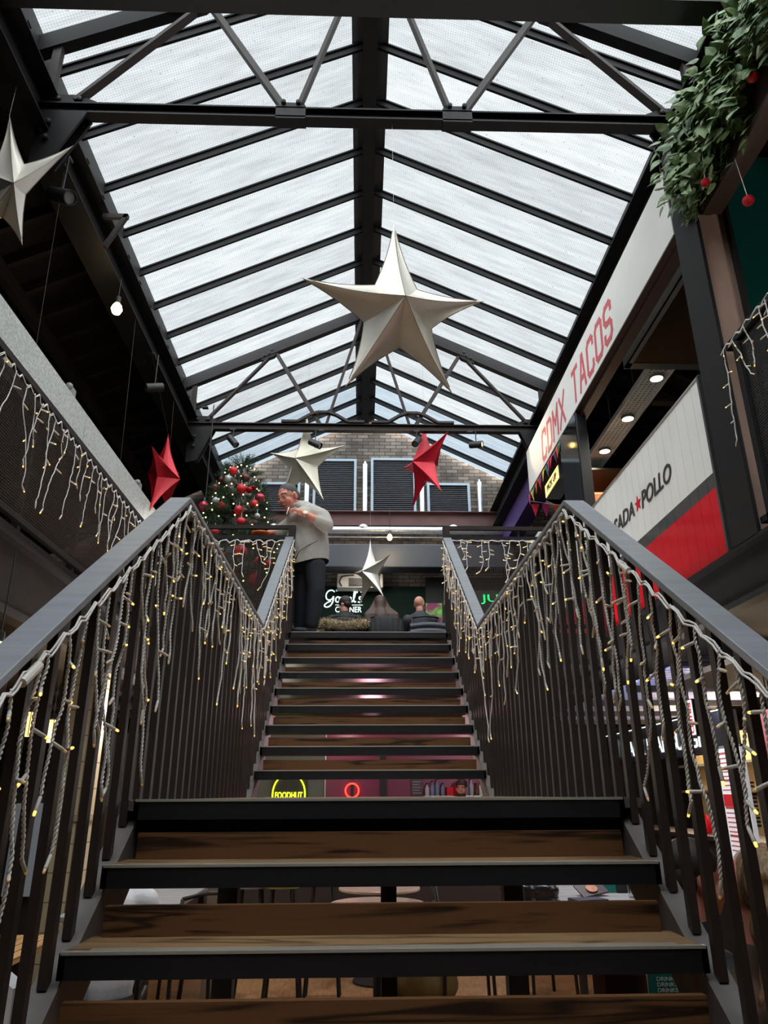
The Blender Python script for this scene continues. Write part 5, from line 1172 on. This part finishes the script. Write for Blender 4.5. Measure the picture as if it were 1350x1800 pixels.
# a shiny quilted jacket on a chair back
b = MB()
for k in range(5):
    for j in range(4): b.ball((1.24 + k * .085, 6.68 + .02 * (k % 2), .55 + j * .085), (.055, .05, .055), 10, 8)
b.bb(1.22, 1.6, 6.66, 6.72, .5, .84)
tag(remesh(b, 'quilted_jacket', M('shiny dark quilted fabric', (70, 68, 70), .25, .7), None, .012, 2), 'shiny dark quilted jacket hung on a chair by the menu table', 'jacket')
b = MB(); b.lathe([(.036, 0), (.04, .10), (.037, .10), (.033, .008), (.001, .008)], (2.22, 6.62, .75), 18)
gl = bpy.data.materials.new('clear tumbler'); gl.use_nodes = True; pb_ = gl.node_tree.nodes['Principled BSDF']; pb_.inputs['Transmission Weight'].default_value = 1; pb_.inputs['Roughness'].default_value = .03
tag(b.build('tumbler', gl, smooth='auto'), 'clear glass tumbler on the grey table near its corner', 'glass')
MENU = M('dark menu card', (52, 34, 34), .5); TEAL = M('teal card', (24, 112, 100), .5)
t = thing('menu_card', (1.95, 6.9, .8), 'dark menu card with round picture lying tilted on the grey table', 'menu'); MB().box((1.93, 6.8, .80), (.24, .16, .012), Matrix.Rotation(.5, 3, 'X') @ Matrix.Rotation(.3, 3, 'Z')).build('card', MENU, t); MB().lathe([(.001, 0), (.05, 0), (.05, .006), (.001, .006)], (1.93, 6.785, .806), 16, Matrix.Rotation(.5, 3, 'X')).build('picture', M('food picture', (170, 110, 80), .5, var=.4, scale=30), t)
t = thing('card_stand', (2.16, 7.0, .75), 'green card stand with black side on the grey table', 'card stand'); MB().bb(2.09, 2.20, 6.98, 7.0, .75, .90).build('card', TEAL, t); MB().bb(2.20, 2.30, 6.95, 7.03, .75, .92).build('holder', BLACKM, t)
tag(MB().box((1.80, 6.45, .762), (.26, .18, .02), Matrix.Rotation(.2, 3, 'Z')).build('closed_book', M('navy cover', (30, 36, 60), .5)), 'closed navy menu book lying on the near end of the grey table', 'book')
# drinks menu, box and bag under the stairs
t = thing('drinks_menu', (.96, 2.6, .867), 'teal card reading DRINKS under the lower treads', 'menu')
Rm = Matrix.Rotation(-.25, 3, 'X'); MB().prism([(.885, 2.6, .867), (1.045, 2.6, .867), (1.025, 2.6, .965), (.985, 2.6, 1.045), (.89, 2.6, 1.045)], (0, .006, 0)).build('card', TEAL, t); b = MB()
for k in range(3): text_mb(b, 'DRINKS', (.915, 2.598, .975 + k * .015), (1, 0, 0), UP, .011, .062, .001, bold=.01)
b.build('lettering', M('pale lettering', (220, 230, 225), .5, ), t)
tag(MB().rbox(.60, 1.055, 2.50, 2.72, .835, .867, .006).build('side_table', M('dark brown top', (60, 42, 34), .5)), 'dark brown table top under the stairs carrying the DRINKS card', 'table')
for x, y in ((.63, 2.53), (1.03, 2.53), (.63, 2.69), (1.03, 2.69)):
    o = MB().bb(x - .02, x + .02, y - .02, y + .02, 0, .835).build('leg', BLACKM, bpy.data.objects['side_table'])
tag(MB().rbox(.74, .87, 2.55, 2.69, .867, 1.035, .006).build('carton', M('brown carton', (76, 54, 44), .7)), 'plain brown carton beside the DRINKS card under the stairs', 'carton')
b = MB(); b.ball((.48, 6.72, .2), (.24, .16, .2), 18, 12); b.ball((.58, 6.67, .16), (.2, .14, .15), 16, 10); b.tube([(.32, 6.72, .30), (.40, 6.67, .46), (.54, 6.67, .42), (.62, 6.72, .28)], .014, 8)
tag(remesh(b, 'shoulder_bag', M('olive beige bag', (134, 112, 66), .7, bump=.2), None, .012, 3), 'olive beige bag lying on the floor under the round table', 'bag')
# back of the lower hall: pink stall
PINK = M('magenta panel', (120, 38, 72), .4); GRY = M('grey wall panel', (92, 94, 88), .6)
t = thing('pink_stall', (.6, 11.3, 0), 'magenta wall of the stall seen through the upper treads', 'stall')
MB().bb(-.50, 2.8, 11.3, 11.36, .0, 2.4).build('panel', PINK, t); MB().bb(-.52, -.50, 11.28, 11.37, 0, 2.5).build('edge_strip', STEEL, t); MB().bb(.28, .37, 11.26, 11.3, .9, 2.2).build('pillar', BLACKM, t)
t2 = thing('grey_stall', (-2, 11.3, 0), 'grey wall of the stall beside the magenta one, carrying the yellow neon', 'stall'); MB().bb(-3.8, -.53, 11.3, 11.36, 0, 2.4).build('panel', GRY, t2)
tag(MB().bb(-3.8, 2.9, 10.3, 10.6, .0, 1.42).build('bar_counter', M('dark bar front', (48, 38, 34), .6)), 'dark bar counter along the back of the lower hall', 'counter')
NY = M('yellow green neon', (240, 255, 40), .4, emit=(225, 255, 30), es=3); NR = M('red neon', (255, 70, 50), .4, emit=(255, 50, 36), es=5)
t = thing('neon_sign', (-1.02, 11.2, 1.6), 'yellow green neon FOODHUT sign with an arch, behind the stairs', 'neon sign')
MB().bb(-1.27, -.77, 11.24, 11.28, 1.44, 1.80).build('board', M('dark olive board', (34, 34, 20), .6), t)
b = MB(); b.tube([(-1.25, 11.22, 1.45)] + [(-1.02 + .23 * math.cos(a) , 11.22, 1.56 + .27 * math.sin(a)) for a in [PI - k * PI / 16 for k in range(17)]] + [(-.79, 11.22, 1.45)], .010, 8); b.build('arch_tube', NY, t, smooth=True)
b = MB(); text_mb(b, 'FOODHUT', (-1.215, 11.232, 1.50), (1, 0, 0), UP, .085, .39, .008, bold=.015); b.build('letters', NY, t)
t = thing('neon_sign', (-.06, 11.2, 1.6), 'red neon ring on the magenta wall', 'neon sign')
MB().tube([(-.12 + .095 * math.cos(k * PI / 16), 11.26, 1.60 + .095 * math.sin(k * PI / 16)) for k in range(33)], .011, 8).build('ring_tube', NR, t, smooth=True); MB().bb(-.14, -.10, 11.27, 11.3, 1.48, 1.72).build('bracket', BLACKM, t)
tag(MB().bb(.9, 1.9, 11.15, 11.29, 1.50, 1.525).build('bottle_shelf', STEEL), 'steel shelf on the magenta wall carrying the bottles', 'shelf')
BC = [('clear', (176, 176, 186)), ('blue grey', (110, 122, 150)), ('white', (215, 210, 205)), ('brown', (96, 60, 40))]; BMAT = [M(n + ' bottle', c, .2) for n, c in BC]
bl_lab = ['clear bottle first from the price list on the shelf', 'blue grey bottle second from the price list', 'blue grey bottle third from the price list', 'white capped bottle beside the red carton', 'clear bottle just past the bearded person', 'white bottle near the shelf end', 'brown bottle near the shelf end', 'clear bottle at the very end of the shelf']
for k, x in enumerate((.955, 1.03, 1.10, 1.18, 1.52, 1.59, 1.66, 1.73)):
    h = .17 + .03 * (k % 3); t = thing('bottle', (x, 11.21, 1.525), bl_lab[k], 'bottle', 'bottles on the pink stall shelf')
    MB().lathe([(.001, 0), (.03, 0), (.032, .01), (.032, h * .6), (.012, h * .78), (.012, h)], (x, 11.21, 1.525), 14).build('glass', BMAT[(k * 3 + (k > 3)) % 4 if k not in (1, 2) else 1], t, smooth='auto'); MB().lathe([(.014, h - .02), (.014, h + .004), (.001, h + .005)], (x, 11.21, 1.525), 12).build('cap', BLACKM, t)
tag(MB().rbox(1.23, 1.36, 11.16, 11.28, 1.525, 1.64, .004).build('red_carton', REDP), 'red carton on the shelf beside the bearded person', 'carton')
b = MB(); t = thing('price_list', (.81, 11.28, 1.6), 'small dark price list on the magenta wall beside the bottles', 'price list'); MB().bb(.73, .89, 11.27, 11.285, 1.53, 1.76).build('board', M('dark board', (84, 70, 76), .6), t)
for k in range(5): b.bb(.75, .87 - .02 * (k % 2), 11.265, 11.27, 1.56 + k * .038, 1.566 + k * .038)
b.build('text_lines', M('pale text', (190, 175, 180), .6), t)
pz, hz, Rz, Bz, zz_ = low_person('p', 'bearded person with dark hair behind the bar at the magenta stall', (1.42, 11.0, 1.615), (-.25, -1, 0), .92, .3, .78, BLKJ, HAIRD)
b = MB(); b.ball(hz + Rz @ V((0, .02, .05)), (.082, .10, .085), 16, 10, Rz); b.ball(hz + Rz @ V((0, -.03, -.085)), (.062, .066, .045), 14, 10, Rz); b.build('hair', HAIRD, pz, smooth=True)
tag(MB().rbox(1.1, 1.75, 10.92, 11.12, .0, .76, .01).build('bar_bench', BLACKM), 'black bench behind the bar under the bearded person', 'bench')
# ceiling services under the gallery
t = thing('ceiling_pipe', (0, 10, 2.6), 'dark pipes under the back gallery seen between the treads', 'pipe')
for y, z, r in ((8.4, 2.62, .04), (9.3, 2.58, .06), (10.2, 2.55, .05)): MB().tube([(-4, y, z), (2.6, y, z)], r, 10).build('pipe_run', IRON2, t, smooth='auto')
t = thing('strip_light', (-1.05, 9.64, 2.36), 'white strip light under the back gallery on the tree side', 'lamp')
MB().bb(-1.3, -.75, 9.6, 9.68, 2.32, 2.36).build('tube', LAMPON2, t); MB().tube([(-1.05, 9.64, 2.36), (-1.05, 9.64, 2.8)], .008, 6).build('suspension_rod', BLACKM, t)
# tree side lower wall: tiles, counters, pendant lamps
TILE = bpy.data.materials.new('cream tiles'); TILE.use_nodes = True; nt = TILE.node_tree; pbs = nt.nodes['Principled BSDF']; pbs.inputs['Roughness'].default_value = .25
tc = nt.nodes.new('ShaderNodeTexCoord'); br = nt.nodes.new('ShaderNodeTexBrick'); br.offset = 0; br.inputs['Scale'].default_value = 1; br.inputs['Brick Width'].default_value = .1; br.inputs['Row Height'].default_value = .2; br.inputs['Mortar Size'].default_value = .004; br.inputs['Color1'].default_value = lin(196, 178, 148); br.inputs['Color2'].default_value = lin(186, 168, 138); br.inputs['Mortar'].default_value = lin(120, 104, 84)
mp = nt.nodes.new('ShaderNodeMapping'); mp.inputs['Rotation'].default_value = (PI / 2, 0, 0); nt.links.new(tc.outputs['Object'], mp.inputs[0]); nt.links.new(mp.outputs[0], br.inputs['Vector']); nt.links.new(br.outputs['Color'], pbs.inputs['Base Color'])
t = thing('tiled_pillar', (-2.3, 6.4, 0), 'cream tiled pillar seen between the tree side balusters', 'pillar'); MB().bb(-2.44, -2.17, 6.25, 6.6, 0, 2.8).build('shaft', TILE, t); MB().bb(-2.46, -2.155, 6.23, 6.62, 1.36, 1.40).build('dado', M('dado strip', (150, 130, 104), .5), t)
t = thing('window_blind', (-2.25, 5.33, 0), 'pale blue tiled strip wall between dark balusters, tree side', 'panel')
for k in range(3): MB().bb(-2.40 + k * .13, -2.33 + k * .13, 5.28, 5.32, .95, 1.5).build('tile_strip', M('pale blue tile', (150, 160, 172), .3), t)
MB().bb(-2.5, -2.05, 5.33, 5.36, .0, 1.6).build('backing', BLACKM, t)
t = thing('wooden_bench', (-2.05, 4.7, 0), 'pale slatted wooden bench top low beside the tree side balusters', 'bench'); b = MB()
for k in range(6): b.bb(-2.25 + k * .075, -2.185 + k * .075, 4.2, 5.2, .72, .75)
b.build('slats', wood('pale pine', (150, 108, 64), (196, 152, 98), 2, .4, 'Y'), t)
for x in (-2.2, -1.85):
    for y in (4.3, 5.1): MB().bb(x - .03, x + .03, y - .03, y + .03, 0, .72).build('leg', BLACKM, t)
b = MB(); b.prism([(-1.12, 2.62, 0.86), (-1.04, 2.62, 0.86), (-1.045, 2.62, 1.0), (-1.09, 2.62, 1.03)], (0, .08, 0)); tag(b.build('paper_napkin', M('white paper', (205, 205, 210), .7)), 'white folded paper low between the first balusters, tree side', 'paper')
t = thing('side_table', (-1.25, 2.75, 0), 'pale wooden side table low beside the first balusters', 'table'); MB().rbox(-1.5, -.98, 2.5, 3.0, .83, .86, .005).build('table_top', wood('pale ash', (170, 130, 86), (206, 168, 118), 2, .4, 'Y'), t)
for x in (-1.45, -1.03):
    for y in (2.55, 2.95): MB().bb(x - .02, x + .02, y - .02, y + .02, 0, .83).build('leg', BLACKM, t)
LANT = M('glowing lantern glass', (255, 220, 150), .4, emit=(255, 196, 100), es=3.5)
for i, (x, y, z, l) in enumerate(((-3.2, 7.43, 2.20, 'glowing lantern farthest along the near handrail, tree side'), (-3.2, 8.0, 2.18, 'glowing caged lantern second from the handrail end, tree side'), (-3.2, 8.6, 2.12, 'glowing lantern with green label behind the tree side balusters'), (-3.2, 9.15, 2.17, 'glowing jar lantern in the tree side row'), (-3.2, 9.7, 2.17, 'small glowing lantern at the end of the tree side row'))):
    t = thing('lantern', (x, y, z), l, 'lantern', 'lanterns under the gallery'); MB().lathe([(.06, -.12), (.075, -.08), (.075, .06), (.05, .10)], (x, y, z), 14).build('glass', LANT, t, smooth='auto'); MB().lathe([(.055, .10), (.06, .11), (.02, .17), (.001, .18)], (x, y, z), 14).build('lid', BLACKM, t)
    b = MB()
    for k in range(6): a = k * PI / 3; b.tube([(x + .08 * math.cos(a), y + .08 * math.sin(a), z - .12), (x + .08 * math.cos(a), y + .08 * math.sin(a), z + .1)], .005, 5)
    b.tube([(x, y, z + .17), (x, y, 2.8)], .005, 5); b.build('cage', BLACKM, t)
bulb_lamp((-1.9, 3.9, 2.25), 'warm bulb glowing between the first balusters on the tree side', .04, (-1.9, 3.9, 2.8))
# burger stall
t = thing('shop_sign', (3.6, 9.3, 2.1), 'black burger stall fascia with white lit letters behind the balusters', 'sign')
MB().bb(3.62, 3.72, 7.4, 11.2, 1.93, 2.32).build('fascia', M('black fascia', (20, 22, 28), .5), t); b = MB()
text_mb(b, 'BLACK BEAR BURGER', (3.615, 10.55, 2.0), (0, -1, 0), UP, .19, 2.75, .01, bold=.0); b.build('letters', WHITEL, t)
b = MB(); b.ball((3.6, 10.8, 2.1), (.015, .07, .09), 14, 10); b.ball((3.6, 10.74, 2.2), (.015, .045, .05), 12, 8); b.ball((3.6, 10.78, 2.245), (.012, .016, .018), 8, 6); b.build('bear_emblem', WHITEL, t, smooth=True)
MB().bb(3.6, 3.62, 7.4, 11.2, 2.325, 2.335).build('light_line', WHITEL, t)
t = thing('burger_stall', (4.2, 9, 0), 'warm lit cream kitchen behind the black fascia', 'stall'); CR = M('cream lit wall', (232, 205, 150), .5)
MB().bb(4.9, 4.95, 6.6, 11.2, 0, 2.3).build('back_wall', CR, t); MB().bb(3.6, 4.0, 6.6, 11.2, 0, 1.10).build('counter_front', BLACKM, t); MB().bb(3.5, 4.05, 6.55, 11.2, 1.10, 1.14).build('counter_top', IRON2, t)
for k, z in enumerate((1.55, 1.88)): MB().bb(4.55, 4.9, 6.7, 11.1, z, z + .03).build('wall_shelf', STEEL, t)
b = MB()
for k in range(12): b.bb(4.86, 4.9, 9.6, 10.1, 1.16 + k * .045, 1.18 + k * .045)
b.build('vent_slots', IRON2, t); MB().bb(4.7, 4.88, 8.3, 9.1, 1.15, 1.5).build('oven', STEEL, t)
CUP = M('paper cup stack', (236, 214, 176), .6)
for i in range(9):
    y = 7.6 + i * .14; tag(MB().lathe([(.035, 0), (.045, .13), (.04, .13), (.001, .01)], (4.7, y, 1.91), 12).build('paper_cup', CUP, smooth='auto'), ['paper cup at the near end of the upper kitchen shelf', 'paper cup second along the upper kitchen shelf', 'paper cup third along the upper kitchen shelf', 'paper cup fourth along the upper kitchen shelf', 'paper cup fifth along the upper kitchen shelf', 'paper cup sixth along the upper kitchen shelf', 'paper cup seventh along the upper kitchen shelf', 'paper cup eighth along the upper kitchen shelf', 'paper cup at the far end of the upper kitchen shelf'][i], 'cup', 'paper cups on the kitchen shelf')
b = MB()
for k in range(6): b.lathe([(.05, k * .05), (.06, k * .05 + .045)], (4.7, 8.0, 1.58), 12)
tag(b.build('bowl_stack', CUP, smooth='auto'), 'tall nest of paper bowls on the lower kitchen shelf', 'bowls'); 
tag(MB().lathe([(.03, 0), (.035, .01), (.035, .13), (.012, .18), (.001, .19)], (3.75, 8.5, 1.14), 16).build('sauce_bottle', REDP, smooth='auto'), 'red squeeze bottle on the burger counter', 'bottle')
# standing menu board and hanging light box sign
t = thing('menu_board', (2.6, 5.38, 1.0), 'tall white menu board with red print behind the last balusters', 'menu board'); MB().box((2.60, 5.36, 1.48), (.03, .36, .72)).build('board', M('white menu print', (232, 232, 236), .5, emit=(235, 235, 240), es=.25), t)
b = MB(); R = random.Random(4)
for k in range(22):
    z = 1.80 - k * .030; L = R.uniform(.12, .26)
    if k in (9, 10, 11): continue
    b.bb(2.583, 2.586, 5.52 - L, 5.52, z, z + (.014 if k % 6 == 0 else .007))
b.build('text_lines', M('red menu text', (190, 40, 50), .6), t); MB().bb(2.582, 2.586, 5.20, 5.53, 1.455, 1.535).build('red_band', REDP, t); MB().bb(2.6, 2.63, 5.2, 5.52, 1.84, 1.86).build('top_rail', BLACKM, t); MB().bb(2.6, 2.63, 5.34, 5.38, 0, 1.12).build('stand', BLACKM, t); MB().bb(2.45, 2.78, 5.25, 5.47, 0, .02).build('base', BLACKM, t)
t = thing('hanging_sign', (3.0, 7.2, 2.2), 'small lit white sign reading FRIED in red beside the burger letters', 'sign'); MB().bb(2.98, 3.04, 6.70, 6.98, 2.02, 2.34).build('box', BLACKM, t); MB().bb(2.972, 2.98, 6.71, 6.97, 2.03, 2.33).build('face', M('lit white face', (245, 245, 245), .5, emit=(250, 246, 246), es=.9), t)
b = MB(); text_mb(b, 'FRIED', (2.970, 6.78, 2.31), (0, 0, -1), (0, -1, 0), .06, .27, .002, bold=.03); b.build('lettering', REDP, t)
MB().tube([(3.01, 6.84, 2.34), (3.01, 6.84, 2.58)], .008, 6).build('hanger', BLACKM, t)
t = thing('red_banner', (3.3, 5.6, 2.0), 'red square sign high behind the last baluster, burger side', 'sign'); MB().bb(3.0, 3.03, 5.3, 5.75, 1.75, 2.12).build('panel', REDP, t); MB().tube([(3.015, 5.5, 2.12), (3.015, 5.5, 2.36)], .006, 6).build('hanger', BLACKM, t)
# ------------------------------------------------------------------ daylight and lamps
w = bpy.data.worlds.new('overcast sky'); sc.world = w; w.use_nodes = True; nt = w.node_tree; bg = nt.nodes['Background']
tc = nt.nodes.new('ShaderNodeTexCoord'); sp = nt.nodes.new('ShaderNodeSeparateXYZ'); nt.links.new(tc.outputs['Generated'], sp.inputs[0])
# bright overcast: raised overhead and behind the camera, unseen, to light the hall
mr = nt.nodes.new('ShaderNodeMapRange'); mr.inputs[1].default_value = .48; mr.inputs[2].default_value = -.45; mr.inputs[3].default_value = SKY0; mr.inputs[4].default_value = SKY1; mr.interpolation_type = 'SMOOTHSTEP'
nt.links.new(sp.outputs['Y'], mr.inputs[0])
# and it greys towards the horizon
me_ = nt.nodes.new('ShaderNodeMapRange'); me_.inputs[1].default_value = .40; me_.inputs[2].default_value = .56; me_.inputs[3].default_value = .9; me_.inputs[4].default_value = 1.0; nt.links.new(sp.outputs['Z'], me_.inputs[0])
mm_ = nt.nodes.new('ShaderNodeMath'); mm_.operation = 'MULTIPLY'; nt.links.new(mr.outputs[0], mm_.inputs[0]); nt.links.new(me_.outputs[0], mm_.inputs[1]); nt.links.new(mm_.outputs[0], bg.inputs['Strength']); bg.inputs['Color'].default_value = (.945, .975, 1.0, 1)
def lamp(kind, loc, energy, col=(1, .8, .55), size=.1, rot=None, sizey=None, angle=None, blend=.5):
    l = bpy.data.lights.new('light', kind); l.energy = energy; l.color = col
    if kind == 'AREA':
        l.size = size
        if sizey: l.shape = 'RECTANGLE'; l.size_y = sizey
    else: l.shadow_soft_size = size
    if kind == 'SPOT': l.spot_size = angle or 1.2; l.spot_blend = blend
    o = bpy.data.objects.new('light', l); COL.objects.link(o); o.location = loc
    if rot is not None: o.rotation_mode = 'QUATERNION'; o.rotation_quaternion = V((0, 0, -1)).rotation_difference(V(rot).normalized())
    o['kind'] = 'helper'
    return o
WM = (1, .76, .48); NW = (1, .93, .82)
lamp('SPOT', (-2.06, 8.9, 4.8), 25, NW, .04, (-.3, -.9, -.3), angle=1.0)
lamp('SPOT', (1.75, 9.7, 6.38), 60, WM, .05, (.95, -.5, -.15), angle=1.3)
lamp('POINT', (-2.45, 6.1, 5.95), 7, WM, .06)
lamp('POINT', (.50, 12.5, 5.85), 22, WM, .06)
for y in (6.86, 7.78, 8.68): lamp('SPOT', (3.2, y, 5.74), 90, NW, .06, (-.1, 0, -1), angle=2.2)
lamp('POINT', (3.5, 9.3, 5.15), 12, WM, .1)
# lower hall light: lanterns and stalls, then unseen fills
for x, y, z in ((-3.2, 7.8, 2.0), (-3.2, 9.2, 2.0)): lamp('POINT', (x, y, z), 12, WM, .1)
lamp('POINT', (4.3, 8.6, 2.15), 60, WM, .15); lamp('POINT', (4.3, 10.3, 2.15), 45, WM, .15); lamp('POINT', (4.3, 7.2, 2.15), 30, WM, .15)
lamp('POINT', (2.2, 5.2, 2.3), 14, NW, .1)
for x in (-.2, 1.6): lamp('POINT', (x, 10.85, 2.4), 7, (1, .72, .7), .1)
lamp('POINT', (-1.0, 9.6, 2.25), 10, NW, .1)
lamp('POINT', (-1.8, 7.0, 2.3), 70, (1, .95, .9), .1); lamp('POINT', (1.9, 7.2, 2.25), 70, (.92, .95, 1), .1); lamp('POINT', (.1, 7.3, 2.2), 14, (1, .5, .62), .1); lamp('POINT', (-1.6, 4.8, 2.3), 11, NW, .1); lamp('POINT', (3.5, 7.6, 2.40), 10, (.75, .8, 1), .1)  # unseen fills added to brighten tables, tiled pillar and blue soffit
lamp('POINT', (0.1, 13.0, 5.3), 8, NW, .1); lamp('POINT', (-1.9, 3.9, 2.2), 3, WM, .04)
lamp('POINT', (3.7, 3.0, 4.6), 30, NW, .15)  # unseen lamp added to light the dark green partition
